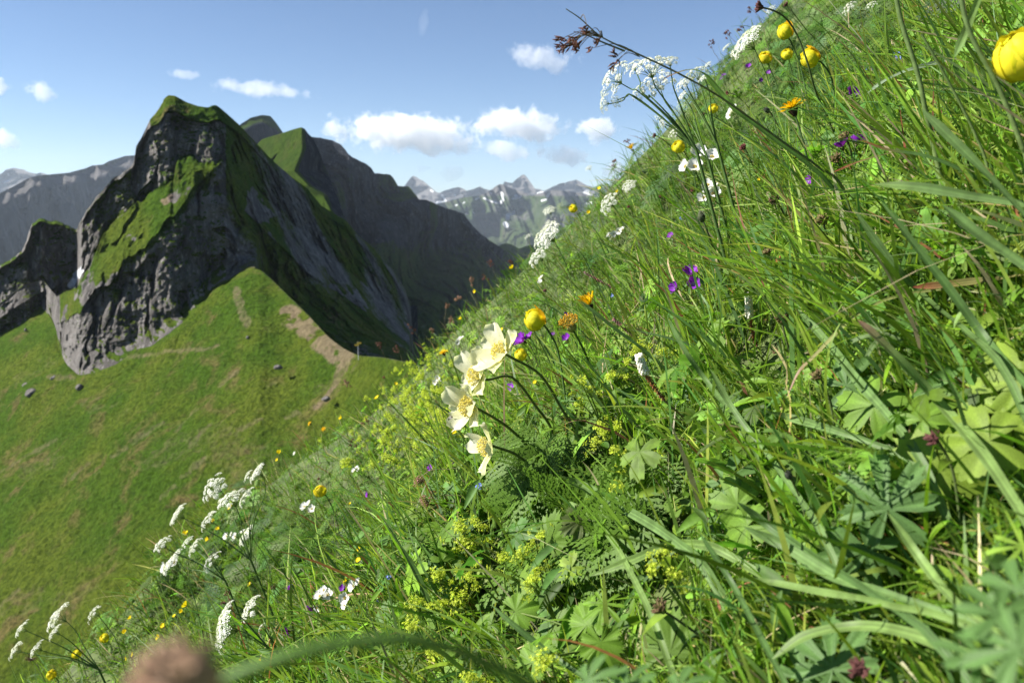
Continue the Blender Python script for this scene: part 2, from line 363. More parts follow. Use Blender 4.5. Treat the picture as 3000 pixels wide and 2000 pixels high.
# ---- general mountain: outline at px, falling towards the viewer
def relief(name, top, bot, Dfun, mat, step=3.0, nrow=160, seed=0, amp=(10, 25.), rough=0., back=(1.25, .35), maskf=None, jag=0, strs=.35):
    if np.isscalar(bot): top = [(top[0][0] - 25, bot - 4)] + top + [(top[-1][0] + 25, bot - 4)]
    px = np.arange(top[0][0], top[-1][0] + .1, step); ty = ip(top, px)
    if jag: ty = ty + jag * ridged(np.stack([px * .045, px * 0 + seed, px * 0], -1), 4, seed)
    by = np.full_like(px, bot) if np.isscalar(bot) else ip(bot, px)
    by = np.maximum(by, ty + 3)
    tt = np.linspace(0, 1, nrow) ** .85
    yy = by[None] + (ty - by)[None] * tt[:, None]; xx = np.broadcast_to(px, yy.shape)
    D = Dfun(xx, yy, ty[None] * np.ones_like(yy)); Vm = at(xx, yy, D)
    crestP = Vm[-1]; bk = [crestP * np.array([1 + (back[0] - 1) * s, 1 + (back[0] - 1) * s, 1]) - np.array([0, 0, 1]) * back[1] * (np.linalg.norm(crestP, axis=1) * s ** 1.3 * (back[0] - 1) * 2)[:, None] for s in (.15, .4, 1.)]
    Vm = np.concatenate([Vm, np.stack(bk)]); r, c = Vm.shape[:2]; V = Vm.reshape(-1, 3)
    tt = np.concatenate([tt, [1, 1, 1]])[:, None].repeat(c, 1).ravel()
    q = V * np.array([1, 1, strs]) / amp[1]
    d = amp[0] * (ridged(q, 5, seed + 1) + .5 * fbm(q * .5, 2, seed + 5) + .45 * ridged(V * np.array([1, 1, .6]) / amp[1] * 3.1, 4, seed + 9) + .5 * sstep(ridged(V * np.array([1, 1, .22]) / amp[1] * 1.4, 3, seed + 13), .45, .75))
    e = np.where(tt >= 1, 0, np.minimum(1, (1 - tt) * 10))
    V = V + norm(V * np.array([1, 1, 0])) * (d * e)[:, None]
    N = normals_grid(V, r, c); N *= np.sign(N[:, 2:3] + 1e-9)
    x, y, _ = proj(V); m = maskf(x, y, V, N, tt) if maskf else np.stack([sstep(N[:, 2] + .2 * fbm(V / amp[1], 4, seed), .5, .7), 0 * x, 0 * x], -1)
    return finish_terrain(name, V, r, c, mat, m)

# ---- second, green topped peak
btop = [(600, 560), (700, 470), (749, 428), (768, 408), (800, 398), (830, 389), (860, 379), (883, 373), (893, 378), (903, 392), (916, 404), (930, 430), (945, 470), (965, 520), (990, 580), (1010, 640), (1100, 780), (1200, 900)]
ap = lambda y: np.interp(y, [370, 440, 500, 545, 575, 600, 700, 900], [884, 886, 862, 905, 950, 960, 1010, 1150])
def bD(x, y, ty):
    d = x - ap(y); return 395 - (y - 380) * .28 + np.where(d < 0, -d * .55, d * 1.1)
def bmask(x, y, V, N, tt):
    d = x - ap(y); g = np.clip(1.0 - sstep(d, 0, 16) * .75 + .5 * fbm(V * .03, 4, 3), 0, 1)
    g = np.where(d < 0, np.maximum(g, .8 - .9 * sstep(fbm(V * .06, 3, 8), .25, .4)), g)
    return np.stack([g, 0 * x, 0 * x], -1)
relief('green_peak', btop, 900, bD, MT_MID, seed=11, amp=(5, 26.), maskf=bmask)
# ---- rounded summit behind
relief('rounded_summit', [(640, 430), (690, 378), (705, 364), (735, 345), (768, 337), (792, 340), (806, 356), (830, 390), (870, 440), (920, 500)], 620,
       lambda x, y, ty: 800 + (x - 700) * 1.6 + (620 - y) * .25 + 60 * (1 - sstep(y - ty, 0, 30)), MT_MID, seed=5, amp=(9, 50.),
       maskf=lambda x, y, V, N, tt: np.stack([.75 * (1 - sstep(y - ip([(640, 430), (705, 364), (768, 337), (806, 356), (870, 440)], x), 6, 30)) + .2 + .3 * fbm(V * .02, 3, 3), 0 * x, 0 * x], -1))
# ---- long dark ridge
ctop = [(820, 440), (880, 400), (918, 401), (948, 404), (975, 410), (998, 422), (1012, 438), (1021, 453), (1045, 466), (1074, 480), (1088, 492), (1097, 506), (1115, 509), (1132, 508), (1143, 511), (1151, 518), (1160, 532), (1166, 545), (1197, 547), (1210, 560), (1228, 584), (1250, 585), (1280, 598),
        (1308, 609), (1345, 620), (1358, 626), (1384, 660), (1410, 686), (1442, 709), (1480, 733), (1527, 769), (1600, 830), (1750, 960)]
def cD(x, y, ty):
    d = 640 + (x - 900) * .78 + (820 - y) * .45
    return d + 25 * np.sin((x + .8 * y) * .021) + 40 * sstep(y, 640, 760)
def cmask(x, y, V, N, tt):
    g = np.clip(.35 + .8 * fbm(V * .012, 4, 5) + .5 * sstep(y, 690, 800) + .4 * (1 - sstep(tt, .97, .9)) * 0, 0, 1)
    cl = (1 - sstep(np.abs(y - np.interp(x, [1000, 1120, 1240], [650, 640, 600]) - 20), 30, 60)) * (x > 980) * (x < 1260)
    return np.stack([np.clip(g - .7 * cl, 0, .9), 0 * x, 0 * x], -1)
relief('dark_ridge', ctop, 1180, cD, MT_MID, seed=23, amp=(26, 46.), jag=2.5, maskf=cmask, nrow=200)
# green bump at the far end of the ridge
relief('grassy_knoll', [(1400, 800), (1440, 730), (1470, 716), (1482, 712), (1500, 716), (1520, 728), (1545, 720), (1560, 717), (1580, 727), (1640, 760), (1800, 860)], 1000,
       lambda x, y, ty: 1250 + (1000 - y) * .8 + .5 * (x - 1400), MT_MID, seed=29, amp=(14, 60.), maskf=lambda x, y, V, N, tt: np.stack([.95 + 0 * x, 0 * x, 0 * x], -1))
# ---- left grey mountain
etop = [(-500, 700), (-200, 640), (-60, 592), (0, 566), (42, 545), (85, 521), (115, 514), (149, 511), (202, 506), (251, 493), (270, 485), (302, 482), (319, 472), (345, 464), (366, 457), (397, 455), (450, 448), (520, 470), (640, 540), (800, 640)]
def eD(x, y, ty):
    dep = y - ty
    return 1500 + (x + 200) * 2.0 + (960 - y) * .25 + 110 * (1 - sstep(dep, 4, 40)) + 90 * fbm(np.stack([x * .02, dep * .006, 0 * x], -1), 3, 19)
def emask(x, y, V, N, tt):
    dep = y - ip(etop, x)
    return np.stack([np.clip(.45 * (1 - sstep(dep, 5, 30)) + .25 * sstep(y, 640, 720) * (x < 60) + .3 * fbm(V * .004, 4, 3), 0, 1), 0 * x, .55 * (1 - sstep(segd(x, y, [(188, 570), (205, 588), (218, 596)]), 4, 12)) + .5 * (1 - sstep(segd(x, y, [(38, 580), (46, 600)]), 3, 9))], -1)
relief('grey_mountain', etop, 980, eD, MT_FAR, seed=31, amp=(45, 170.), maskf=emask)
def far_mask(sn, w, gy=9999, gr=0.):
    def fn(x, y, V, N, tt):
        s = np.zeros_like(x)
        for q in sn: s = np.maximum(s, 1 - sstep(segd(x + 2 * fbm(V * .012, 3, 2), y + 2 * fbm(V * .012, 3, 7), q[1]), q[0] * .7, q[0] * 1.25))
        g = gr * np.clip(.9 + 1.2 * fbm(V * .0028, 4, 9), 0, 1) * sstep(y, gy, gy + 25)
        return np.stack([g, s, 0 * x], -1)
    return fn
relief('distant_peak', [(-300, 600), (-120, 560), (-40, 530), (0, 509), (18, 498), (36, 491), (55, 494), (72, 497), (85, 505), (105, 509), (120, 505), (140, 511), (200, 530), (300, 570)], 700,
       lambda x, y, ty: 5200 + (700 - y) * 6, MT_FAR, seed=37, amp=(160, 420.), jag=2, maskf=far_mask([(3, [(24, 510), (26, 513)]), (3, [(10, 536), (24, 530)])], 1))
gtop = [(1100, 600), (1150, 568), (1186, 543), (1200, 525), (1211, 513), (1222, 519), (1237, 528), (1250, 539), (1262, 548), (1280, 562), (1288, 565), (1300, 557), (1312, 556), (1326, 551), (1349, 548), (1360, 553), (1369, 558), (1388, 552), (1405, 546), (1420, 552), (1440, 557), (1470, 545), (1479, 531), (1490, 536), (1502, 535), (1516, 522), (1526, 513), (1536, 511), (1545, 519),
        (1556, 536), (1568, 552), (1596, 558), (1615, 548), (1635, 539), (1655, 535), (1673, 530), (1688, 524), (1700, 531), (1711, 538), (1730, 546), (1750, 552), (1800, 540), (1900, 560), (2100, 600)]
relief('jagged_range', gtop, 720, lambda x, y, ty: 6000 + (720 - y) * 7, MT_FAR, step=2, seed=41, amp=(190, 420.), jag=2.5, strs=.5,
       maskf=far_mask([(6, [(1282, 596), (1298, 594)]), (3.2, [(1293, 571), (1302, 582), (1307, 593)]), (3, [(1263, 557), (1268, 560)]), (2, [(1333, 571), (1334, 573)]), (4, [(1710, 553), (1725, 560)]), (4, [(1712, 565), (1760, 585)]), (3, [(1575, 566), (1590, 563)])], 1))
htop = [(1180, 640), (1240, 612), (1278, 598), (1320, 588), (1362, 578), (1405, 573), (1425, 566), (1438, 557), (1452, 546), (1466, 539), (1480, 543), (1494, 550), (1520, 558), (1540, 566), (1558, 575), (1570, 570), (1584, 565), (1622, 557), (1660, 560), (1711, 567), (1800, 590), (2000, 650)]
hs = [(3, [(1395, 583), (1402, 580)]), (2, [(1358, 595), (1362, 592)]), (2, [(1335, 602), (1340, 599)]), (3, [(1418, 580), (1440, 590), (1465, 595)]), (4.2, [(1466, 595), (1475, 585), (1472, 570), (1470, 566)]), (3.5, [(1504, 582), (1524, 577)]), (3, [(1508, 573), (1514, 573)]), (4.5, [(1604, 575), (1609, 568)]), (2.5, [(1586, 588), (1600, 585)]),
      (6, [(1487, 640), (1489, 628)]), (4, [(1500, 628), (1508, 618)]), (7, [(1480, 655), (1484, 660)]), (2.5, [(1365, 626), (1370, 627)]), (2.5, [(1688, 571), (1690, 572)]), (2, [(1387, 623), (1390, 624)]), (3, [(1718, 595), (1732, 594)]), (2, [(1435, 563), (1440, 568)])]
def hD(x, y, ty):
    dep = y - ty
    q = np.stack([(x - .45 * y) * .018, y * .004, 0 * x], -1)
    return 3300 + (760 - y) * 5.5 + 330 * ridged(q, 3, 6) - 500 * sstep(x, 1560, 1600) * sstep(y, 590, 640) + 420 * sstep(y, 620, 650) * sstep(x, 1380, 1400) * (1 - sstep(x, 1460, 1475)) * (1 - sstep(y, 690, 720))
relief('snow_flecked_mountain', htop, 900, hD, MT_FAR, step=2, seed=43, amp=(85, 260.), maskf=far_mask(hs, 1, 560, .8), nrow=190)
# ---- valley floor, reaching the horizon
gx = np.linspace(-14000, 14000, 60); gy = np.linspace(-9000, 12000, 60)
VX, VY = np.meshgrid(gx, gy); VZ = -640 + 60 * fbm(np.stack([VX / 1500, VY / 1500, VX * 0], -1), 3, 3)
V = np.stack([VX, VY, VZ], -1).reshape(-1, 3)
finish_terrain('valley_ground', V, 60, 60, MT_FAR, np.tile([.9, 0, 0], (3600, 1)))
# ================================================================ clouds and haze
cm = bpy.data.materials.new('cloud_vapour'); t = nt(cm)
out = nd(t, 'ShaderNodeOutputMaterial'); pv = nd(t, 'ShaderNodeVolumePrincipled'); lk(t, pv.outputs[0], out.inputs['Volume'])
pv.inputs['Color'].default_value = (.97, .98, 1, 1); pv.inputs['Anisotropy'].default_value = .2
tc = nd(t, 'ShaderNodeTexCoord')
ln = nd(t, 'ShaderNodeVectorMath', operation='LENGTH')
oi = nd(t, 'ShaderNodeObjectInfo')
lk(t, tc.outputs['Object'], ln.inputs[0])          # object space: the cloud's own ellipsoid has radius 1
ofs = nd(t, 'ShaderNodeVectorMath', operation='ADD'); lk(t, nd(t, 'ShaderNodeNewGeometry').outputs['Position'], ofs.inputs[0])
n1 = noise(t, ofs.outputs[0], 1 / 270., 7, .66)
fall = nd(t, 'ShaderNodeMath', operation='MULTIPLY_ADD'); lk(t, ln.outputs['Value'], fall.inputs[0]); fall.inputs[1].default_value = -.42; fall.inputs[2].default_value = .30
sm_ = nd(t, 'ShaderNodeMath', operation='ADD'); lk(t, n1, sm_.inputs[0]); lk(t, fall.outputs[0], sm_.inputs[1])
dn = ramp(t, sm_.outputs[0], .52, .63)
at_ = nd(t, 'ShaderNodeAttribute', attribute_name='thick'); at_.attribute_type = 'OBJECT'
ml = nd(t, 'ShaderNodeMath', operation='MULTIPLY'); lk(t, dn, ml.inputs[0]); lk(t, at_.outputs['Fac'], ml.inputs[1])
lk(t, ml.outputs[0], pv.inputs['Density'])
cm.cycles.volume_step_rate = 1.0
def cloud_mesh():
    n = 24; th = np.linspace(0, np.pi, n)[:, None]; ph = np.linspace(0, 2 * np.pi, 2 * n)[None]
    V = np.stack([np.sin(th) * np.cos(ph), np.sin(th) * np.sin(ph), np.cos(th) * np.ones_like(ph)], -1)
    return mesh('cloud', V.reshape(-1, 3), grid_faces(n, 2 * n)[:, ::-1], cm)
cme = cloud_mesh()
CD = 11500.
for px, py, rx, ry, dens, tilt, lab in [
    (1195, 392, 225, 58, .020, 4, 'long white cloud, widest of them, beside the green peak'),
    (1530, 372, 140, 56, .017, 6, 'puffy white cloud with two bumps, right of the widest cloud'),
    (1480, 440, 85, 32, .012, 6, 'low soft cloud just under the two-bumped puffy cloud'),
    (1650, 458, 75, 36, .013, 10, 'small ragged cloud low above the far peaks, nearest the meadow edge'),
    (1752, 382, 66, 44, .018, 0, 'small round cloud standing alone left of the upper meadow edge'),
    (1590, 168, 110, 36, .007, 10, 'thin arched cloud high beneath the rush seed head'),
    (768, 262, 140, 26, .006, 5, 'thin wispy streak of cloud right above the crag summit'),
    (540, 218, 65, 18, .004, 3, 'faintest little wisp of cloud, above and left of the streak'),
    (122, 272, 48, 32, .007, 20, 'small slanting wisp of cloud high in the left sky'),
    (10, 408, 62, 34, .012, 0, 'flat grey-based cloud at the left edge of the sky'),
    (1330, 505, 46, 26, .0022, 0, 'tiny round cloud low over the far jagged range'),
    (1236, 494, 34, 18, .0015, 0, 'faint tiny cloud just above the leftmost jagged peak'),
    (1240, 70, 13, 44, .0007, 8, 'faint upright wisp alone in the high blue sky'),
    (-8, 255, 34, 30, .007, 0, 'cloud scrap cut by the left edge, above the grey-based cloud'),
    (1800, 500, 50, 24, .007, 0, 'pale cloud half hidden by the meadow edge, beneath the lone round cloud')]:
    o = obj('cloud', cme, None, Vector(at(float(px), float(py), CD)))
    s = CD / F; o.scale = (rx * s * 1.3, max(ry, rx * .5) * s * 1.2, ry * s * 1.3); o.rotation_euler = (0, R(tilt), 0)
    o["thick"] = dens * .34 * (max(1, 80 / rx) if rx > ry else 1); tag(o, lab, 'cloud', 'clouds in the blue sky')
hm = bpy.data.materials.new('mountain_air'); t = nt(hm)
out = nd(t, 'ShaderNodeOutputMaterial'); pv = nd(t, 'ShaderNodeVolumePrincipled'); lk(t, pv.outputs[0], out.inputs['Volume'])
pv.inputs['Color'].default_value = (.72, .84, 1, 1); pv.inputs['Density'].default_value = 4.5e-5; pv.inputs['Anisotropy'].default_value = .1
x0, x1, y0, y1, z0, z1 = -14500, 14500, -9500, 9800, -760, 560
V = np.array([[x, y, z] for x in (x0, x1) for y in (y0, y1) for z in (z0, z1)])
o = obj('haze', mesh('haze', V, np.array([[0, 1, 3, 2], [4, 6, 7, 5], [0, 4, 5, 1], [2, 3, 7, 6], [0, 2, 6, 4], [1, 5, 7, 3]]), hm, sm=False)); tag(o, kind='stuff')
# ================================================================ the near meadow slope
AZ = math.atan(210 / F)
EU = np.array([math.sin(AZ), math.cos(AZ)]); EW = np.array([math.cos(AZ), -math.sin(AZ)])
WT = [-12, -3.5, -2.02, -1.81, -1.34, -.7, 0, 2.0, 4, 14]
UE = [2.3, 2.5, 3.0, 4.4, 6.0, 7.2, 8, 9, 9.5, 10]
ZE = [-11.6, -3.25, -1.83, -1.62, -1.36, -.80, -.16, 2.0, 4.3, 15.5]
def ground(x, y, rough=True):
    u = x * EU[0] + y * EU[1]; w_ = x * EW[0] + y * EW[1]
    w2 = w_ + .08 * np.sin(u * 2.1)
    ue = np.interp(w2, WT, UE); ze = np.interp(w2, WT, ZE); z0 = -.52 + .9 * w2
    s = np.clip(u / ue, -.6, 3); g = np.where(s < 1, 2 * s - s * s, 1)
    z = z0 + (ze - z0) * g
    ov = np.maximum(u - ue * .97, 0); z = z - np.where(ov < 4, .16 * ov * ov, 2.56 + (ov - 4) * 1.28)
    if rough:
        p = np.stack([x, y, 0 * x], -1); z = z + .03 * fbm(p * 2.6, 2, 3) * np.minimum(1, np.maximum(u, 0) * 1.5) + .05 * fbm(p * .8, 2, 8) * np.minimum(1, np.maximum(u, 0) * .5)
    return z
gu = np.concatenate([np.linspace(-3, 0, 16)[:-1], np.linspace(0, 10, 200)[:-1], np.linspace(10, 60, 60)]); gw = np.concatenate([np.linspace(-14, -4, 30)[:-1], np.linspace(-4, 5, 190)[:-1], np.linspace(5, 15, 24)])
GU, GW = np.meshgrid(gu, gw, indexing='ij'); X = GU * EU[0] + GW * EW[0]; Y = GU * EU[1] + GW * EW[1]
gmat = bpy.data.materials.new('meadow_soil'); t = nt(gmat); out = nd(t, 'ShaderNodeOutputMaterial'); bs = nd(t, 'ShaderNodeBsdfPrincipled'); lk(t, bs.outputs[0], out.inputs[0])
co = nd(t, 'ShaderNodeTexCoord').outputs['Object']
lk(t, mixc(t, ramp(t, noise(t, co, 9, 6, .7), .35, .65), (.035, .045, .012), (.075, .11, .022)), bs.inputs['Base Color']); bs.inputs['Roughness'].default_value = .95
V = np.stack([X, Y, ground(X, Y)], -1).reshape(-1, 3)
tag(obj('meadow_slope_ground', mesh('meadow_slope_ground', V, grid_faces(len(gu), len(gw))[:, ::-1], gmat)), kind='structure')

def ground_hit(px, py, dmax=13.):
    """first point of the slope along a photo pixel's ray; D = nan where it misses"""
    r = ray(px, py); D = np.full(r.shape[:-1], np.nan); prev = np.zeros_like(D)
    for d in np.geomspace(.12, dmax, 110):
        P = r * d; below = P[..., 2] < ground(P[..., 0], P[..., 1], False)
        hit = below & np.isnan(D); D = np.where(hit, (d + prev) / 2, D); prev = np.where(np.isnan(D), d, prev)
    P = r * D[..., None]
    P[..., 2] = np.where(np.isnan(D), 0, ground(np.nan_to_num(P[..., 0]), np.nan_to_num(P[..., 1])))
    return P, D
NRM = norm(np.array([-.66, -.04, .75])); UPV = np.array([0, 0, 1.])
DOWN = norm(np.array([-.74, 0, -.67]))
SLOPE_S = norm(np.array([EU[0], EU[1], .05]))

PROT = np.zeros((620, 850), np.float32)      # how far away the single plants stand, so the turf leaves them free
def protect(P, rad):
    x, y, d_ = proj(np.asarray(P, float).reshape(-1, 3))
    for a, b, c in zip(x, y, d_):
        if not (.05 < c < 20): continue
        r = rad * F / c / 4; i, j = b / 4 + 60, a / 4 + 50
        i0, i1, j0, j1 = int(max(0, i - r)), int(min(619, i + r + 1)), int(max(0, j - r)), int(min(849, j + r + 1))
        if i1 <= i0 or j1 <= j0: continue
        ii, jj = np.mgrid[i0:i1 + 1, j0:j1 + 1]; m = (ii - i) ** 2 + (jj - j) ** 2 <= max(r, .8) ** 2
        s_ = PROT[i0:i1 + 1, j0:j1 + 1]; s_[m] = np.maximum(s_[m], c)
THIN = [(2480, 170, 260, 180), (2300, 390, 170, 120), (1690, 1430, 200, 140), (820, 1640, 130, 80)]
def thin(P):
    x, y, _ = proj(P); k = np.ones(len(P), bool)
    for a, b, c, e in THIN: k &= ~((((x - a) / c) ** 2 + ((y - b) / e) ** 2 < 1) & (rng.random(len(P)) > .3))
    return k
def free(V, keep=.05):
    """V (n,k,3): which of the n pieces do not hide a single plant"""
    x, y, d_ = proj(V); i = np.clip(y / 4 + 60, 0, 619).astype(int); j = np.clip(x / 4 + 50, 0, 849).astype(int)
    return ~((d_ < PROT[i, j]) & (d_ > 0)).any(1) | (rng.random(len(V)) < keep)
M_GRASS = plant_mat('grass_blade', .42, .5, .25)
M_LEAF = plant_mat('leaf_tissue', .45, .55, .25, nscale=70, noise_amt=.6)

def sample_ground(n, boxes=None, dens=1.2, near=1.0, dmin=.2):
    """n points of the slope, about evenly thick as seen from the meadow path"""
    out = []; tot = 0
    while tot < n:
        k = n * 2
        if boxes is None: px = rng.uniform(-500, 3500, k); py = rng.uniform(-500, 2700, k)
        else:
            bx = np.array([b[:4] for b in boxes], float); wt = np.array([b[4] for b in boxes], float)
            i = rng.choice(len(bx), k, p=wt / wt.sum()); px = bx[i, 0] + bx[i, 2] * rng.normal(size=k); py = bx[i, 1] + bx[i, 3] * rng.normal(size=k)
        P, D = ground_hit(px, py)
        ok = ~np.isnan(D) & (D > dmin) & (rng.random(k) < np.minimum(1, (D / near) ** dens))
        out.append(np.concatenate([P[ok], D[ok][:, None]], 1)); tot += ok.sum()
    o = np.concatenate(out)[:n]; return o[:, :3], o[:, 3]

def clump(P, sc, seed):
    return fbm(P * sc, 3, seed)

def blades(P, D, L, W, lean, spread, droop, cols, S=5, wmin=.00075, flat=None):
    """grass blades as curved ribbons: P roots, L lengths, W widths"""
    n = len(P); g = norm(lean + spread * rng.normal(size=(n, 3)))
    side = norm(np.cross(g, rng.normal(size=(n, 3)) * .75 + np.array([-.75, -.45, .35]))) if flat is None else flat
    bd = norm(DOWN * .7 + np.array([0, 0, -.4]) + .7 * rng.normal(size=(n, 3)))
    dr = droop * rng.gamma(2., .5, n)
    s = np.linspace(0, 1, S + 1)
    wv = np.maximum(W, wmin * D)[:, None] * (np.sin(np.pi * (.12 + .88 * (1 - s))) ** .6 * (1 - s ** 6) + .02)[None]
    ctr = P[:, None] + L[:, None, None] * (g[:, None] * (s - .18 * dr[:, None] * s ** 2)[..., None] + (bd[:, None] * (dr[:, None] * .6)[..., None]) * (s ** 2.2)[None, :, None])
    tw = rng.normal(size=n) * .5
    nor = norm(np.cross(side, g))
    sd_ = side[:, None] * np.cos(tw[:, None] * s)[..., None] + nor[:, None] * np.sin(tw[:, None] * s)[..., None]
    V = np.stack([ctr - sd_ * wv[..., None] / 2, ctr + sd_ * wv[..., None] / 2], 2)
    ok = free(np.concatenate([ctr, (ctr[:, 1:] + ctr[:, :-1]) / 2], 1)); V = V[ok]; cols = cols[ok]; n = len(V)
    b = np.arange(n)[:, None] * (S + 1) * 2 + np.arange(S)[None] * 2
    f = np.stack([b, b + 1, b + 3, b + 2], -1).reshape(-1, 4)
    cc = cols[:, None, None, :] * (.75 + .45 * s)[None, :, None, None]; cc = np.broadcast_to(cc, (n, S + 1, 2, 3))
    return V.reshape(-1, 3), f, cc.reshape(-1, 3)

def pick_cols(n, pal, wts, jit=.28):
    pal = np.array(pal); wts = np.array(wts, float); i = rng.choice(len(pal), n, p=wts / wts.sum())
    return pal[i] * np.exp(jit * rng.normal(size=(n, 1))) * np.exp(.08 * rng.normal(size=(n, 3)))
GPAL = [(.098, .182, .013), (.142, .228, .022), (.084, .160, .038), (.190, .262, .038), (.38, .32, .18), (.20, .085, .04)]
def stuff(name, parts, mat):
    mb = MB()
    for v, f, c in parts: mb.add(v, f, c)
    o = obj(name, mb.mesh(name, mat)); tag(o, kind='stuff'); return o

# ---------------------------------------------------------------- leaf shapes (unit length along +x, face +z)
def leaf_feather(n=10, sub=5):
    """twice pinnate leaf"""
    V = []; Fc = []
    def dia(a, d, l, wd):
        b = len(V); s_ = np.array([-d[1], d[0], 0]) * wd
        V.extend([a, a + d * l * .45 + s_, a + d * l, a + d * l * .45 - s_]); Fc.append((b, b + 1, b + 2, b + 3))
    for i in range(n + 1):
        x = .16 + .84 * i / n; r = .46 * (1 - ((x - .16) / .84) ** 1.25) + .03
        for sg in (-1, 1):
            ang = sg * math.radians(62 - 22 * x); d = np.array([math.cos(ang), math.sin(ang), 0.]); a = np.array([x, 0, .02 * math.sin(i * 2.1)])
            dia(a, d, r, .011)
            m = max(2, int(sub * (.35 + .65 * r / .46)))
            for j in range(m):
                q = .15 + .85 * j / m; l2 = r * .34 * (1 - q * .75) + .016
                for s2 in (-1, 1):
                    a2 = ang + s2 * math.radians(44); dia(a + d * r * q + np.array([0, 0, .012 * s2]), np.array([math.cos(a2), math.sin(a2), 0.]), l2, .016 + .008 * (1 - q))
    dia(np.zeros(3), np.array([1., 0, 0]), 1.0, .008)
    V = np.array(V); V[:, 2] += -.22 * (V[:, 0]) ** 2 - .35 * np.abs(V[:, 1]) ** 1.5
    return V, np.array(Fc)
def leaf_palmate(lobes=5, cut=.6, teeth=3, narrow=1.0, seed=0, spread=300):
    """round leaf cut into toothed lobes; three rings out from the stalk"""
    r_ = np.random.default_rng(seed); rim = []; th = []; ml = []
    step = math.radians(spread) / lobes
    for i in range(lobes):
        a0 = -math.radians(spread) / 2 + (i + .5) * step + r_.normal() * .05
        k = teeth * 2 + 3; Lb = (1 - .10 * abs(i - (lobes - 1) / 2)) * r_.uniform(.9, 1.06)
        for j in range(k):
            q = -1 + 2 * j / (k - 1); e = (1 - abs(q) ** 2.4) ** .6
            rr = Lb * ((1 - cut) + cut * e) * ((1.05 if j % 2 == 0 else .90) if 0 < j < k - 1 else 1) * r_.uniform(.96, 1.03)
            rim.append(rr); th.append(a0 + step * .5 * q * (.97 if abs(q) > .95 else narrow * (1 - .10 * (1 - abs(q))))); ml.append(abs(q))
    rim, th, ml = np.array(rim), np.array(th), np.array(ml); n = len(rim)
    wob = r_.normal(size=n) * .015
    def ring(s):
        r = rim * s if s == 1 else np.minimum(rim * .92, (1 - cut * .55) * s / .8 * np.ones(n)) if s > .6 else np.full(n, (1 - cut) * .6)
        return np.stack([r * np.cos(th), r * np.sin(th), .10 * r - .26 * r * r + (.10 * (ml - .5) + wob) * r], -1)
    V = np.concatenate([[[0, 0, 0]], ring(.4), ring(.7), ring(1)])
    i = np.arange(n - 1)
    return V, [np.stack([0 * i, 1 + i, 2 + i], -1)] + [np.stack([1 + k * n + i, 1 + k * n + n + i, 2 + k * n + n + i, 2 + k * n + i], -1) for k in (0, 1)]
def leaf_simple(wd=.3, n=6):
    s = np.linspace(0, 1, n); h = wd * np.sin(np.pi * np.clip(s * .96 + .03, 0, 1)) ** .8 * (1 - .35 * s)
    V = np.stack([np.stack([s, -h, .10 * h / wd - .2 * s * s], -1), np.stack([s, 0 * s, -.2 * s * s], -1), np.stack([s, h, .10 * h / wd - .2 * s * s], -1)], 1).reshape(-1, 3)
    return V, grid_faces(n, 3)
FEATH = leaf_feather(); FEATH_S = leaf_feather(7, 3); PALM5 = leaf_palmate(5, .58, 3, 1.0, 1, 320); PALM3 = leaf_palmate(3, .6, 3, .9, 5, 210); PALM7 = leaf_palmate(7, .62, 2, .85, 2, 330); ROUND = leaf_palmate(9, .16, 3, 1.0, 3, 335); LANCE = leaf_simple(.16); OVATE = leaf_simple(.34)
FERNY = leaf_palmate(7, .85, 2, .55, 4, 320)

def place(tpl, P, xdir, zdir, size, cols):
    V, Fc = tpl; Fc = [Fc] if isinstance(Fc, np.ndarray) else Fc; n = len(P)
    x = norm(xdir); y = norm(np.cross(zdir, x)); z = np.cross(x, y)
    Wd = P[:, None] + size[:, None, None] * (V[None, :, 0:1] * x[:, None] + V[None, :, 1:2] * y[:, None] + V[None, :, 2:3] * z[:, None])
    ok = free(Wd[:, ::2]); Wd = Wd[ok]; cols = cols[ok]; n = len(Wd)
    o = np.arange(n)[:, None, None] * len(V); fs = [(f[None] + o).reshape(-1, f.shape[1]) for f in Fc]
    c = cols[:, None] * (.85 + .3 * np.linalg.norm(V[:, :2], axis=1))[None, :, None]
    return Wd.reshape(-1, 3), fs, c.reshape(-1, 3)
def leaf_field(tpl, n, size, hgt, boxes=None, pal=None, tilt=.45, near=1.2, dens=1.5, flat=.5, dmin=.35, outw=.6):
    P, D = sample_ground(n, boxes, dens, near, dmin); n = len(P)
    P = P + norm(NRM * .6 + UPV * .5) * (hgt[0] + (hgt[1] - hgt[0]) * rng.random((n, 1)) ** 1.3)
    z = norm(NRM * flat + UPV * .25 + np.array([-.3, -.12, .1]) + tilt * rng.normal(size=(n, 3)))
    x = norm(DOWN * outw + .8 * rng.normal(size=(n, 3))); x = norm(x - z * (x * z).sum(1, keepdims=True))
    sz = (size[0] + (size[1] - size[0]) * rng.random(n)) * np.minimum(1, D / .85) ** .7 * np.maximum(1, D / 3.2) ** .5
    return place(tpl, P, x, z, sz, pick_cols(n, pal or LPAL, [1] * len(pal or LPAL)))
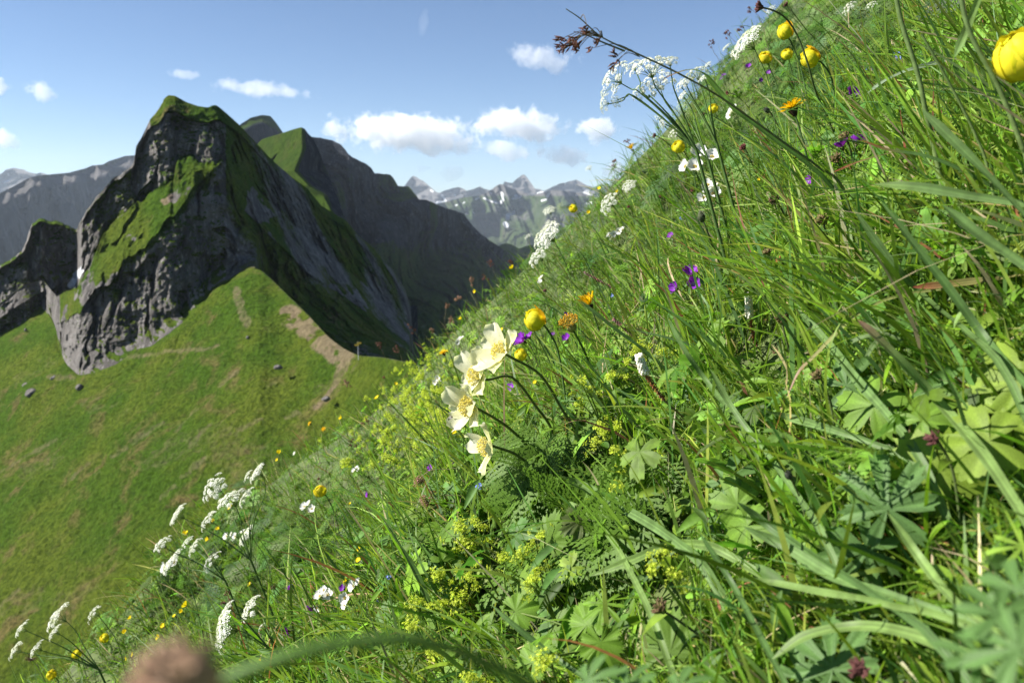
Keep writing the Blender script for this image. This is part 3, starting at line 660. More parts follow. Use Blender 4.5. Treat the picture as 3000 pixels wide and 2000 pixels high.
# ================================================================ flowers and single plants
M_PET = plant_mat('petal_tissue', .30, .6, .2, noise_amt=.10, nscale=120, tcol=1.05)
M_THIN = plant_mat('thin_petal_tissue', .48, .55, .2, noise_amt=.18, nscale=160, tcol=1.1)
M_STEM = plant_mat('stem_tissue', .15, .55, .3, nscale=200, noise_amt=.4)
M_SEED = plant_mat('seed_tissue', .08, .7, .2, nscale=300, noise_amt=.6)
F0 = norm(np.array([-.55, -.50, .60]))
UPG = norm(NRM * .45 + UPV * .6)
NOPROT = {'spikelet', 'calyx'}; SHY = [True]
def nrand(*s): return rng.normal(size=s)
def gz(P): return P[2] - float(ground(np.array([P[0]]), np.array([P[1]]))[0])
def fit(px, py, D0, hmin=.04, hmax=.45):
    hmin = max(hmin, .085)
    """distance nearest to D0 at which the flower stands on the slope with a believable stem"""
    best = None
    for d in D0 * np.geomspace(.45, 1.6, 60):
        P = at(float(px), float(py), d); h = gz(P) * .75
        e = abs(math.log(d / D0)) + 4 * max(0, hmin - h) / .1 + 2 * max(0, h - hmax) / .1
        if best is None or e < best[0]: best = (e, d)
    return best[1]
def root_of(H, lean, mx=.75):
    for s in np.linspace(.01, mx, 75):
        P = H - lean * s
        if gz(P) < 0: return P
    P = H - lean * .4; P[2] -= gz(P); return P
def thing(name, label, cat, loc, group=None):
    o = obj(name, None, None, Vector(loc)); tag(o, label, cat, group); return o
def quat(z, roll=0.):
    q = Vector(z).to_track_quat('Z', 'Y'); return q @ __import__('mathutils').Quaternion((0, 0, 1), roll)
RAD = {}
def part(name, me, parent, P=None, z=None, scale=1., roll=0., base=None):
    if P is not None and name not in NOPROT:
        if me.name not in RAD:
            v = np.empty(len(me.vertices) * 3, np.float32); me.vertices.foreach_get('co', v); RAD[me.name] = float(np.percentile(np.linalg.norm(v.reshape(-1, 3), axis=1), 90))
        protect(P, RAD[me.name] * (scale if np.isscalar(scale) else 1) * .95)
    o = bpy.data.objects.new(name, me); C.objects.link(o); o.parent = parent; o.rotation_mode = 'QUATERNION'
    if P is not None: o.location = Vector(np.asarray(P) - np.asarray(base if base is not None else parent.location))
    if z is not None: o.rotation_quaternion = quat(z, roll)
    o.scale = (scale,) * 3 if np.isscalar(scale) else scale
    return o
def stem(parent, pts, r, col, col2=None, k=6, n=14, name='stem'):
    mb = MB(); tube(mb, np.asarray(pts) - np.array(parent.location), r, col, k, n, col2); q_ = spline(pts, 24); protect(q_[int(len(q_) * .45):], .0022); return part(name, mb.mesh(name, M_STEM), parent)
GRN = (.075, .14, .03); DGR = (.05, .095, .025); BRN = (.10, .045, .025)
def bowed(root, H, face, bow=.35):
    """stem that leaves the slope upright and bends over towards the flower's face"""
    L = np.linalg.norm(H - root); a = root + UPG * L * .5 * .9 + (H - root) * .05; b = H - face * L * bow * .5
    m = (root + H) / 2 + (UPG * .10 - face * .04) * L + nrand(3) * L * .02
    return [root, root * .55 + m * .45 + UPG * L * .05, m * .45 + b * .55 + UPG * L * .02, b * .25 + H * .75 - face * L * .02, H]

# ---------------------------------------------------------------- part shapes
def petal_arr(L, W, cup=.3, curl=0., n=7, m=5, base=.25, ruf=0., seed=0, point=.15):
    """petal rising from the origin along +x, cupped up in z"""
    r_ = np.random.default_rng(seed); s = np.linspace(0, 1, n)[:, None]; v = np.linspace(-1, 1, m)[None]
    wd = W / 2 * (base + (1 - base) * np.sin(np.pi * np.clip(s, 0, 1) ** .8 * .62) / 1.0) * (1 - (s ** 6) * (.35 + point))
    x = L * (s - .10 * s ** 3 * np.abs(v) ** 1.5 - point * .3 * s ** 4 * np.abs(v)); y = wd * v
    z = L * (cup * s ** 1.2 - curl * s ** 3) + .22 * W * v ** 2 * (.4 + .6 * s) + ruf * L * s * np.sin(v * 4 + r_.random() * 6 + s * 3)
    return np.stack([x + 0 * v, y, z], -1).reshape(-1, 3), grid_faces(n, m)
def rotz(V, a): c, s = math.cos(a), math.sin(a); return np.stack([V[:, 0] * c - V[:, 1] * s, V[:, 0] * s + V[:, 1] * c, V[:, 2]], 1)
def blob(n=1):
    t = (1 + 5 ** .5) / 2
    V = norm(np.array([(-1, t, 0), (1, t, 0), (-1, -t, 0), (1, -t, 0), (0, -1, t), (0, 1, t), (0, -1, -t), (0, 1, -t), (t, 0, -1), (t, 0, 1), (-t, 0, -1), (-t, 0, 1)]))
    f = np.array([(0, 11, 5), (0, 5, 1), (0, 1, 7), (0, 7, 10), (0, 10, 11), (1, 5, 9), (5, 11, 4), (11, 10, 2), (10, 7, 6), (7, 1, 8), (3, 9, 4), (3, 4, 2), (3, 2, 6), (3, 6, 8), (3, 8, 9), (4, 9, 5), (2, 4, 11), (6, 2, 10), (8, 6, 7), (9, 8, 1)])
    return V, f
BV, BF = blob()
def rand_dirs(n, zmin=-1):
    z = rng.uniform(zmin, 1, n); a = rng.uniform(0, 2 * np.pi, n); r = np.sqrt(1 - z * z); return np.stack([r * np.cos(a), r * np.sin(a), z], 1)

# pasqueflower (unit: metres)
CREAM = np.array((.72, .715, .56))
def pasque_petal(seed):
    V, f = petal_arr((.034, .031, .036, .033)[seed], (.029, .026, .027, .031)[seed], (.75, .5, .9, .62)[seed], (.22, .05, .4, .12)[seed], 12, 9, .28, .05, seed, .25); V[:, 2] += .0015 * np.sin(V[:, 1] * 900 + seed) * (V[:, 0] / .034)
    c = CREAM * (1 - .10 * np.exp(-((V[:, 1:2] * 700) % 3 - 1.5) ** 2 * 2)) ; c = c * (1 - np.array([.0, .04, .25]) * (1 - V[:, :1] / .034))
    mb = MB(); mb.add(V, f, c); return mb.mesh('petal', M_THIN)
PASQ = [pasque_petal(i) for i in range(4)]
def tuft(n, L, col, tipc, rad=.0007, core=(.5, .45, .12), zmin=.15):
    mb = MB()
    for d in rand_dirs(n, zmin):
        l = L * rng.uniform(.8, 1.1); e = d * l; tube(mb, [d * L * .2, e], [.00016, .00013], col, 3, 2); mb.add(BV * np.array([1, 1, 1.5]) * rad + e, BF, np.array(tipc) * rng.uniform(.8, 1.2))
    mb.add(BV * L * .42, BF, core); return mb.mesh('stamens', M_PET)
PTUFT = tuft(150, .0125, (.72, .64, .25), (.80, .69, .16), core=(.66, .62, .22))
def globe_petal(w, l0, l1, r, flare, seed):
    n, m = 9, 7; la = np.linspace(math.radians(l0), math.radians(l1), n)[:, None]; v = np.linspace(-1, 1, m)[None]
    s = np.linspace(0, 1, n)[:, None]; lo = math.radians(w) * v * np.sin(np.pi * (.14 + .72 * s)) ** .6
    rr = r * (1 + flare * s ** 3 + .06 * v ** 2 + .035 * np.sin(v * 6 + seed) * s + .03 * np.sin(s * 7 + seed * 2))
    V = np.stack([rr * np.cos(la) * np.cos(lo), rr * np.cos(la) * np.sin(lo) * 1.0, rr * np.sin(la) + 0 * v], -1).reshape(-1, 3)
    c = np.array((.74, .655, .025)) * np.exp(.10 * np.random.default_rng(seed).normal(size=3)); c = c * (1 - .22 * np.exp(-((V[:, 1:2] / r * 7) % 2 - 1) ** 2 * 9)) * np.where(s.repeat(m, 1).reshape(-1, 1) < .15, np.array([.85, 1.05, 1.5]), 1)
    return V, grid_faces(n, m), c
GLOBE = []
for i, (w_, a, b_, r_, fl) in enumerate([(58, -75, 62, .0150, -.12), (55, -78, 70, .0146, -.2), (52, -80, 50, .0158, .05), (50, -80, 30, .0162, .28), (60, -60, 85, .0138, -.1)]):
    mb = MB(); mb.add(*globe_petal(w_, a, b_, r_, fl, i)); GLOBE.append(mb.mesh('petal', M_PET))
def globe_whole():
    mb = MB()
    for i in range(9):
        V, f, c = globe_petal(54, -78, [62, 72, 45][i % 3], .0146 + .0006 * (i % 3), [-.12, -.2, .1][i % 3], i); mb.add(rotz(V, i * 2.4), f, c)
    return mb.mesh('blossom', M_PET)
GWHOLE = globe_whole()
def five(L, W, cup, colf, n=5, curl=0., ruf=.03, base=.3, point=0., nm='blossom', nn=6):
    mb = MB()
    for i in range(n):
        V, f = petal_arr(L, W, cup * rng.uniform(.8, 1.2), curl, nn, 5, base, ruf, i, point); c = colf(V[:, 0] / L, V[:, 1] / W)
        mb.add(rotz(V, i * 2 * np.pi / n + rng.normal() * .06), f, c)
    return mb.mesh(nm, M_PET)
vio = lambda s, v: np.array((.23, .025, .42)) * (1 - .45 * np.exp(-((v[:, None] * 11) % 2 - 1) ** 2 * 8)) * (1 - np.clip(.45 - s[:, None], 0, 1)) + np.array((.5, .45, .55)) * np.clip(.3 - s[:, None], 0, 1) * 2
GER = [five(.0155, .0155, c_, vio, base=.25) for c_ in (.3, .75)]
whi = lambda s, v: np.tile(np.array((.66, .66, .64)), (len(s), 1)) * (1 - .12 * np.clip(.4 - s, 0, 1))[:, None]
ANE = [five(.0145, .0145, c_, whi, n_, base=.3) for c_, n_ in ((.35, 5), (.55, 6))]
ATUFT = tuft(34, .0042, (.6, .55, .2), (.62, .48, .04), .0006, (.35, .4, .08))
yel = lambda s, v: np.tile(np.array((.78, .62, .015)), (len(s), 1)) * (1 - .25 * np.clip(.35 - s, 0, 1))[:, None]
BUT = [five(.009, .0095, c_, yel, nn=5) for c_ in (.45, .9)]
blu = lambda s, v: np.where(s[:, None] < .22, np.array((.7, .6, .15)), np.array((.16, .24, .66)))
def fmn(n):
    mb = MB()
    for k in range(n):
        d = norm(np.array([rng.normal() * .6, rng.normal() * .6, 1])); p = np.array([rng.normal() * .006, rng.normal() * .006, rng.normal() * .0025]); q = np.array(Vector(d).to_track_quat('Z', 'Y').to_matrix())
        for i in range(5):
            V, f = petal_arr(.0038, .0036, .08, 0, 5, 3, .35, 0, i); mb.add(rotz(V, i * 1.2566) @ q.T + p, f, blu(V[:, 0] / .0038, V[:, 1]))
    return mb.mesh('flower_cluster', M_PET)
FMN = [fmn(8), fmn(5)]
def hawk(n, up):
    mb = MB()
    for k in range(n):
        ly = k % 3; L = (.0185, .015, .010)[ly] * rng.uniform(.85, 1.1); V, f = petal_arr(L, .0034, (.25, .5, .9)[ly] + up, .12, 6, 3, .5, .02, k)
        mb.add(rotz(V, k * 2.399 + rng.normal() * .1) + np.array([0, 0, .001 * ly]), f, np.array((.80, .52, .008)) * rng.uniform(.85, 1.1))
    return mb.mesh('ray_florets', M_PET)
HAWK = [hawk(46, 0), hawk(30, .9)]
def involucre():
    mb = MB()
    for k in range(26):
        V, f = petal_arr(.011, .003, 3.2, .5, 5, 3, .8, 0, k); V = V * np.array([.42, 1, .30]); V[:, 0] += .0022; mb.add(rotz(V, k * 2.399) - np.array([0, 0, .0095]), f, np.array((.035, .022, .012)) * rng.uniform(.7, 1.5))
    mb.add(BV * np.array([.0042, .0042, .006]) - np.array([0, 0, .005]), BF, (.03, .02, .012)); return mb.mesh('involucre', M_SEED)
INVO = involucre()
def seedhead(n, r, col, tip, open_=.0, spike=.9):
    mb = MB()
    if n > 100: mb.add(BV * r * 1.25, BF, np.array(col))
    for d in rand_dirs(n, -.15 + open_):
        l = r * rng.uniform(.8, 1.1) * (1.25 if d[2] < .3 else 1); u = norm(d * .75 + np.array([0, 0, .6])); c = np.array(col) * rng.uniform(.7, 1.35)
        tube(mb, [d * r * .25, d * r * .25 + u * l * .7, d * r * .25 + u * l + nrand(3) * r * .06], [r * .19, r * .17, r * .02], c, 5, 6, np.array(tip))
    mb.add(BV * r * .55, BF, col); return mb.mesh('seed_head', M_SEED)
SEED = {'green': seedhead(34, .0085, (.16, .20, .045), (.12, .045, .04)), 'brown': seedhead(40, .0075, (.12, .055, .03), (.16, .05, .05)), 'dark': seedhead(46, .0075, (.06, .03, .025), (.12, .045, .04)), 'red': seedhead(30, .007, (.26, .09, .03), (.30, .12, .04), .3), 'bud': None}
def budm(col, hair):
    mb = MB(); V = BV.copy(); mb2 = []
    n = 10; s = np.linspace(0, 1, n); r = .0052 * np.sin(np.pi * (.06 + .9 * s)) ** .7; tube(mb, np.stack([0 * s, 0 * s, (s - .35) * .0165], 1), r, col, 9, 16)
    for d in rand_dirs(90): tube(mb, [d * np.array([.005, .005, .008]) + np.array([0, 0, .0025]), d * np.array([.0065, .0065, .0095]) + np.array([0, 0, .004])], [.00012, .00006], hair, 3, 2)
    return mb.mesh('bud', M_SEED)
SEED['bud'] = budm((.07, .085, .04), (.35, .36, .28)); SEED['greybud'] = budm((.055, .06, .045), (.2, .2, .18))
def umbel(R, nr, nf, seed, dome=.28, green=False):
    """compound umbel: rays below, little white flower heads above; origin at the top of the stalk"""
    r_ = np.random.default_rng(seed); fl = MB(); ry = MB(); H = R * .85
    for k in range(nr):
        a = k * 2.399; q = R * math.sqrt((k + .5) / nr) * r_.uniform(.9, 1.08); e = np.array([q * math.cos(a), q * math.sin(a), H * (1 - dome * (q / R) ** 2) * r_.uniform(.93, 1.05)])
        tube(ry, [(0, 0, 0), e * np.array([.42, .42, .60]), e], [R * .018, R * .012, R * .010], (.13, .20, .05), 4, 6)
        d = norm(e + np.array([0, 0, R * .5])); qm = np.array(Vector(d).to_track_quat('Z', 'Y').to_matrix()); ur = R * .23 * r_.uniform(.75, 1.15)
        for j in range(nf):
            b = j * 2.399; w_ = ur * math.sqrt((j + .5) / nf); p = e + qm @ np.array([w_ * math.cos(b), w_ * math.sin(b), ur * (.55 - .5 * (w_ / ur) ** 2)])
            if r_.random() < .25: tube(ry, [e, p], [R * .006, R * .005], (.16, .24, .07), 3, 2)
            ps = R * .045 * r_.uniform(.8, 1.25); t0 = r_.random() * 6; nn = norm(d + r_.normal(size=3) * .35); q2 = np.array(Vector(nn).to_track_quat('Z', 'Y').to_matrix())
            for i in range(5):
                an = t0 + i * 1.2566; c_, s_ = math.cos(an), math.sin(an)
                V = np.array([[0, 0, 0], [.62 * c_ + .42 * s_, .62 * s_ - .42 * c_, .12], [1.05 * c_, 1.05 * s_, .22], [.62 * c_ - .42 * s_, .62 * s_ + .42 * c_, .12]]) * ps
                fl.add(V @ q2.T + p, np.array([[0, 1, 2, 3]]), np.array((.66, .67, .60) if not green else (.34, .40, .20)) * r_.uniform(.85, 1.1))
    return fl.mesh('florets', M_PET), ry.mesh('rays', M_STEM)
UMB = [umbel(.03, 17, 24, 1), umbel(.03, 14, 22, 2, .5), umbel(.03, 22, 26, 3, .15), umbel(.03, 12, 14, 4, .4, True)]
def mantle(n, R, seed):
    r_ = np.random.default_rng(seed); mb = MB()
    cs = r_.normal(size=(max(3, n // 14), 3)) * R * np.array([.55, .55, .4])
    for k in range(n):
        p = cs[k % len(cs)] + r_.normal(size=3) * R * .20; d = norm(p + np.array([0, 0, R]) + r_.normal(size=3) * R * .6); q = np.array(Vector(d).to_track_quat('Z', 'Y').to_matrix()); s_ = R * .12 * r_.uniform(.8, 1.3)
        V = []; fc = []
        for i in range(4):
            a = i * 1.5708; c1, s1 = math.cos(a), math.sin(a); V += [[0, 0, 0], [.5 * c1 + .33 * s1, .5 * s1 - .33 * c1, .2], [1.1 * c1, 1.1 * s1, .35], [.5 * c1 - .33 * s1, .5 * s1 + .33 * c1, .2]]; fc.append([4 * i, 4 * i + 1, 4 * i + 2, 4 * i + 3])
        mb.add(np.array(V) * s_ @ q.T + p, np.array(fc), np.array((.47, .55, .05)) * r_.uniform(.75, 1.25))
    for c in cs: tube(mb, [(0, 0, -R * 1.1), c * .5 - np.array([0, 0, R * .3]), c], [R * .03, R * .02], (.18, .25, .05), 4, 5)
    return mb.mesh('flower_cluster', M_LEAF)
MANT = [mantle(150, .016, 1), mantle(110, .014, 2), mantle(190, .018, 3)]
def leafmesh(name, tpl, col, vein=1.35, jit=.0):
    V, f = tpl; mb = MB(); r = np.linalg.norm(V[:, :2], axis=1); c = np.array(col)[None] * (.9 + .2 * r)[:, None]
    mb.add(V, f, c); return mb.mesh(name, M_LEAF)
L_ROUND = leafmesh('leaf', ROUND, (.115, .20, .03)); L_PALM = leafmesh('leaf', leaf_palmate(5, .5, 4, 1.0, 6, 320), (.17, .24, .04)); L_PALMD = leafmesh('leaf', leaf_palmate(7, .6, 3, .95, 8, 320), (.085, .16, .05)); L_FEA = leafmesh('leaf', FEATH, (.085, .165, .014)); L_SIMPLE = leafmesh('leaf', OVATE, (.14, .24, .02))
def veined(lobes, cut, seed, col):
    V, f = leaf_palmate(lobes, cut, 4, .88 if cut > .7 else 1.0, seed, 318)
    V = V * np.array([1.12, .92, 1]); V[:, 2] += -.22 * (V[:, 0] ** 2) + .06 * np.sin(V[:, 1] * 5 + seed) * np.hypot(V[:, 0], V[:, 1]); th = np.arctan2(V[:, 1], V[:, 0]); r = np.hypot(V[:, 0], V[:, 1]); st = math.radians(318) / lobes
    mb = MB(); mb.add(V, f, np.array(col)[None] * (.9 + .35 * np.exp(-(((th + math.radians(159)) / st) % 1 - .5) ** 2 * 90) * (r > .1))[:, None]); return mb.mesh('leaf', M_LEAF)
L_BIG = [veined(5, .60, 3, (.19, .28, .035)), veined(7, .84, 5, (.105, .20, .055)), veined(5, .66, 9, (.14, .25, .03)), veined(9, .2, 11, (.15, .27, .03))]

def facing(base=F0, j=.3): return norm(base + j * nrand(3))
# ---------------------------------------------------------------- pasqueflowers
for (px, py, D, face, stempts, tilt, label, gap_) in [
    (1468, 1032, .96, (-.80, -.45, .40), [(1500, 1048, .985), (1585, 1100, 1.02), (1650, 1205, 1.05), (1712, 1300, 1.08)], 0, 'uppermost cream pasqueflower, just beneath the big globe flower', 0),
    (1397, 1100, .99, (-.78, -.50, .42), [(1430, 1112, 1.01), (1500, 1105, 1.03), (1570, 1190, 1.06), (1618, 1262, 1.09)], .6, 'second cream pasqueflower from the top, ragged petals, partly hidden by its neighbours', 0),
    (1374, 1190, .94, (-.74, -.62, .14), [(1415, 1205, .965), (1480, 1245, 1.0), (1530, 1290, 1.03), (1600, 1370, 1.06)], .3, 'largest, wide open cream pasqueflower with a fly on its lower petal', 0),
    (1428, 1306, .97, (-.97, -.10, -.14), [(1462, 1312, .985), (1510, 1330, 1.0), (1560, 1370, 1.03), (1610, 1420, 1.06)], .9, 'lowest cream pasqueflower, seen from the side, facing left', 1)]:
    H = at(float(px), float(py), D); face = norm(np.array(face)); pts = [at(float(a), float(b), c) for a, b, c in stempts]
    root = root_of(pts[-1], UPG); th_ = thing('pasqueflower', label, 'flower', root, 'cream pasqueflowers of one clump')
    stem(th_, [root, pts[3], pts[2], pts[1], pts[0], H - face * .004], [.0021, .0018, .0016], (.10, .135, .04), k=8, n=26)
    for i in range(6):
        a = tilt + i * 1.0472 + rng.normal() * .08
        if gap_ and i == 0: continue
        z = face; o = part('petal', PASQ[i % 4], th_, H - face * .006, z, (1.0 + .1 * rng.normal()) * (.97 if i % 2 else 1.05), 0); o.rotation_quaternion = quat(z, 0) @ __import__('mathutils').Quaternion((0, 0, 1), a) @ __import__('mathutils').Quaternion((0, 1, 0), rng.normal() * .12 + (.12 if i % 2 else -.05))
    part('stamens', PTUFT, th_, H - face * .001, face, 1.05, rng.random() * 6)
# a fly on the biggest one
P = at(1318., 1226., .925); fl = thing('fly', 'small dark fly resting on the left petal of the largest pasqueflower', 'fly', P)
mb = MB()
for q, r in (((0, 0, 0), (.0014, .0012, .0012)), ((.0022, 0, -.0002), (.0021, .0013, .0012)), ((-.0018, 0, 0), (.0009, .0012, .001))): mb.add(BV * np.array(r) + np.array(q), BF, (.02, .018, .016))
for sx in (-1, 0, 1):
    for sy in (-1, 1): tube(mb, [(sx * .0008, 0, 0), (sx * .0016, sy * .0018, .0006), (sx * .0022, sy * .0026, -.0014)], [.00014, .0001], (.02, .018, .016), 3, 4)
part('body', mb.mesh('body', M_SEED), fl)
for sy in (-1, 1):
    V, f = petal_arr(.0052, .0019, .12, 0, 5, 3, .3); mb = MB(); mb.add(rotz(V, sy * .45) + np.array([-.0004, 0, .0011]), f, (.22, .2, .19)); part('wing', mb.mesh('wing', M_PET), fl)
fl.rotation_mode = 'QUATERNION'; fl.rotation_quaternion = quat(norm(np.array([-.5, -.7, .5])), .7)
# feathery foliage below them
ft = thing('pasqueflower_foliage', 'dense feathery dark leaves spreading beneath the cream pasqueflowers', 'foliage', root_of(at(1690., 1340., 1.15), UPG))
NOPROT.add('leaf')
for k in range(100):
    if k < 22: a_, b_, D = rng.uniform(1500, 1640), rng.uniform(1285, 1370), rng.uniform(.98, 1.06)
    else: a_, b_, D = rng.uniform(1500, 1900), rng.uniform(1290, 1590), rng.uniform(1.0, 1.14)
    P, D2 = ground_hit(np.array([a_ + 60.]), np.array([b_ + 60.])); D = min(D, (D2[0] if D2[0] == D2[0] else 1.2) - .03)
    D = D - .035 * rng.random(); P = at(a_ + 90, b_ - 10, D); z = norm(np.array([-.55, -.50, .6]) + .35 * nrand(3)); x = norm(np.array([-.95, -.35, -.42 if k > 21 else -.05]) + .28 * nrand(3)); x = norm(x - z * (x @ z)); y = np.cross(z, x)
    sz_ = rng.uniform(.075, .125); protect(P + x * sz_ * np.linspace(.2, 1, 6)[:, None], .016); o = part('leaf', L_FEA, ft, P, None, sz_); o.rotation_quaternion = __import__('mathutils').Matrix(np.stack([x, y, z], 1).tolist()).to_quaternion()
NOPROT.discard('leaf')
# ---------------------------------------------------------------- globe flowers
for px, py, dia, face, label in [
    (1565, 938, 64, (-.6, -.35, .45), 'big yellow globe flower standing above the pasqueflowers, a petal flaring right'),
    (1525, 1040, 36, (-.5, -.2, .5), 'small yellow globe flower tucked behind the top pasqueflower'),
    (2299, 93, 46, (-.5, -.3, .55), 'yellow globe flower near the top edge, a loose petal hanging below'),
    (2244, 168, 37, (-.4, -.4, .6), 'leftmost yellow globe flower of the upper right group'),
    (2306, 160, 31, (-.4, -.4, .6), 'small yellow globe flower crossed by a dark thin grass tip'),
    (2372, 172, 55, (-.75, -.25, .2), 'large yellow globe flower behind the tall bowed seed head stalk'),
    (2985, 165, 145, (-.5, -.2, .6), 'very near blurred yellow globe flower cut by the right edge'),
    (1988, 431, 36, (-.5, -.3, .4), 'lone yellow globe flower above the white anemones on the slope edge'),
    (938, 1437, 36, (-.5, -.3, .7), 'yellow globe flower alone in grass right of the white umbel clump'),
    (150, 1975, 28, (-.4, -.3, .7), 'yellow globe flower at the bottom left corner under bowed umbels'),
    (306, 1869, 25, (-.4, -.3, .7), 'yellow globe flower right of the bottom left umbels, farther one'),
    (225, 1915, 24, (-.4, -.3, .7), 'yellow globe flower low between bottom left umbels and the brown bud'),
    (1680, 611, 24, (-.5, -.4, .5), 'yellow globe flower on the meadow edge against the far snowy mountain'),
    (2090, 319, 26, (-.4, -.4, .5), 'yellow globe flower with dark leaf over it, below the reddish grass arch')]:
    D = fit(px, py, F * .031 / dia, .05, .42); H = at(float(px), float(py), D); face = norm(np.array(face)); sc = dia * D / F / .031; root = root_of(H, UPG)
    th_ = thing('globe_flower', label, 'flower', root, 'yellow globe flowers')
    stem(th_, bowed(root, H - face * .013 * sc, face), [.0018 * sc, .0014 * sc], GRN, DGR, 7, 18)
    if dia > 44:
        for i in range(8):
            o = part('petal', GLOBE[[3, 0, 1, 2, 0, 4, 1, 4][i]], th_, H, None, sc); o.rotation_quaternion = quat(face, 0) @ __import__('mathutils').Quaternion((0, 0, 1), i * 2.4 + 1.2)
        part('stamens', PTUFT, th_, H - face * .006, face, sc * .7)
    else: part('blossom', GWHOLE, th_, H, face, sc, rng.random() * 6)
# ---------------------------------------------------------------- white umbels: one plant = stalk, branches, its umbels
UF = norm(np.array([-.62, -.28, .72]))
def umbel_plant(label, join, heads, foot=None, kind=0):
    """join: (px,py,D) where the branches meet; heads: (px,py,dia,type)"""
    jx, jy, jd = join; jd = fit(jx, jy, jd, .03, .35); J = at(float(jx), float(jy), jd)
    root = root_of(J, UPG if foot is None else norm(np.array(foot))); th_ = thing('white_umbel_plant', label, 'flower', root, 'white umbel plants')
    mb = MB(); b = np.array(th_.location)
    if len(heads) > 1: tube(mb, [root - b, (root + J) / 2 - b + UPG * .01, J - b], [.0028, .0022], DGR, 7, 10, GRN)
    for h in heads:
        px, py, dia, ty = h[:4]; f = norm(np.array(h[4])) if len(h) > 4 else norm(UF + .25 * nrand(3)); D = jd * (1 + rng.normal() * .02); c = at(float(px), float(py), D); sc = dia * (1.18 if len(h) < 6 else 1) * D / F / .062
        tip = c - f * .022 * sc; s0 = J if len(heads) > 1 else root
        L = np.linalg.norm(tip - s0)
        if len(h) > 5: via = at(float(h[5][0]), float(h[5][1]), (D + jd) / 2); tube(mb, [s0 - b, (s0 + via) / 2 + UPG * .006 - b, via - b, via * .4 + tip * .6 - f * .006 - b, tip - b], [.0014, .0009, .0007], GRN, 6, 18, GRN)
        else: tube(mb, [s0 - b, s0 * .6 + tip * .4 + UPG * L * .06 - b, s0 * .2 + tip * .8 - f * L * .06 + UPG * L * .03 - b, tip - b], [.0015, .0010, .0008], GRN, 6, 12, GRN)
        u = part('umbel', UMB[ty][0], th_, tip, f, sc, rng.random() * 6); part('rays', UMB[ty][1], u)
    part('stem', mb.mesh('stem', M_STEM), th_)
T = (-.75, -.2, .55)
umbel_plant('tall lacy white umbels breaking the skyline beneath the arching rush', (2040, 440, 1.05), [(1790, 222, 118, 1, (-.8, -.3, .5), (1870, 268)), (1902, 188, 122, 0, (-.3, -.35, .85), (1925, 262)), (1925, 236, 100, 0, (-.4, -.6, .6), (1950, 300)), (1872, 262, 66, 1, (-.7, -.4, .5), (1905, 282)), (1764, 302, 62, 1, (-.95, -.1, .1), (1850, 278)), (1800, 298, 46, 1, (-.6, -.3, -.3), (1850, 280)), (1962, 176, 58, 0, (-.2, -.4, .9), (1975, 262)), (1850, 190, 60, 1, (-.6, -.3, .7), (1880, 270))])
umbel_plant('white umbels just right of the lacy skyline cluster, under the red grass tip', (2100, 420, 1.2), [(2038, 214, 62, 0), (1990, 250, 34, 1), (2008, 238, 40, 0), (2060, 228, 30, 0)])
umbel_plant('greyish shaded umbel in front of the two skyline umbel plants', (2075, 470, 1.15), [(1998, 318, 56, 3), (1975, 386, 34, 1), (1932, 342, 26, 1), (1996, 282, 34, 0), (1940, 362, 24, 0)])  # first head: its shade is put into the colour, as darker greenish florets
for h, lab in [((2183, 122, 92, 2, (-.80, -.15, .55)), 'broad flat white umbel seen edge-on at the upper skyline'), ((2127, 138, 26, 0), 'small white umbel left of the broad edge-on skyline umbel'), ((2257, 27, 26, 0), 'small white umbel at the top of the picture near the bowed stalk'),
               ((2073, 189, 24, 0), 'white umbel on the skyline, between the small umbel and the lacy cluster'), ((2482, 22, 38, 1), 'white umbel in dark leaves at the top edge, right of the globe flowers'), ((2552, 12, 30, 1), 'white umbel in dark leaves at the top edge, nearest the right'),
               ((1609, 616, 34, 2, (-.4, -.5, .8)), 'pale domed umbel on the meadow edge against the far mountain'), ((1638, 607, 26, 3), 'greenish umbel beside the pale domed umbel on the meadow edge'),
               ((1601, 687, 84, 2, (-.72, -.35, .62)), 'long tilted white umbel on the meadow edge, largest against the far valley'), ((1573, 749, 62, 0, (-.72, -.3, .6)), 'white umbel just below the long tilted umbel on the meadow edge'),
               ((1604, 654, 20, 2), 'little white umbel above the long tilted umbel'), ((1598, 670, 18, 2), 'tiny white umbel touching the top of the long tilted umbel'), ((1546, 690, 22, 1), 'loose little white umbel left of the long tilted umbel'),
               ((1725, 491, 20, 0), 'lone white umbel on a thin stalk in the sky above the far peaks'), ((1843, 544, 38, 2), 'flat white umbel on the slope below the lone round cloud'), ((1779, 595, 60, 0), 'broad white umbel on the slope left of the brown seed heads'),
               ((1960, 386, 20, 0), 'tiny white umbel under the greyish shaded umbel'), ((302, 1990, 32, 0), 'white umbel at the bottom edge between globe flowers and the brown bud')]:
    umbel_plant(lab, (h[0] + 40, h[1] + 55, F * .06 / h[2]), [h])
umbel_plant('tall white umbel plant with many heads at the lower left meadow edge', (735, 1640, 1.75), [(624, 1428, 78, 0), (675, 1457, 82, 0), (718, 1455, 56, 0, T), (725, 1392, 34, 0, T), (752, 1384, 56, 2, T), (679, 1510, 48, 3), (607, 1522, 58, 0, T), (519, 1507, 60, 2, T)])
umbel_plant('lower spreading white umbel plant, leftmost heads of the lower left clump', (660, 1700, 1.7), [(473, 1591, 52, 0), (568, 1600, 50, 0, T), (548, 1585, 36, 0), (501, 1648, 64, 2, T), (614, 1640, 60, 1), (520, 1618, 26, 0)])
umbel_plant('white umbel right of the many-headed clump, edge-on, over feathery leaves', (770, 1660, 1.8), [(721, 1568, 60, 2, T)])
umbel_plant('dense edge-on white umbel right of and above the blurred brown bud', (790, 1900, 1.35), [(653, 1845, 106, 2, (-.86, -.42, .25)), (665, 1780, 44, 0, T)])
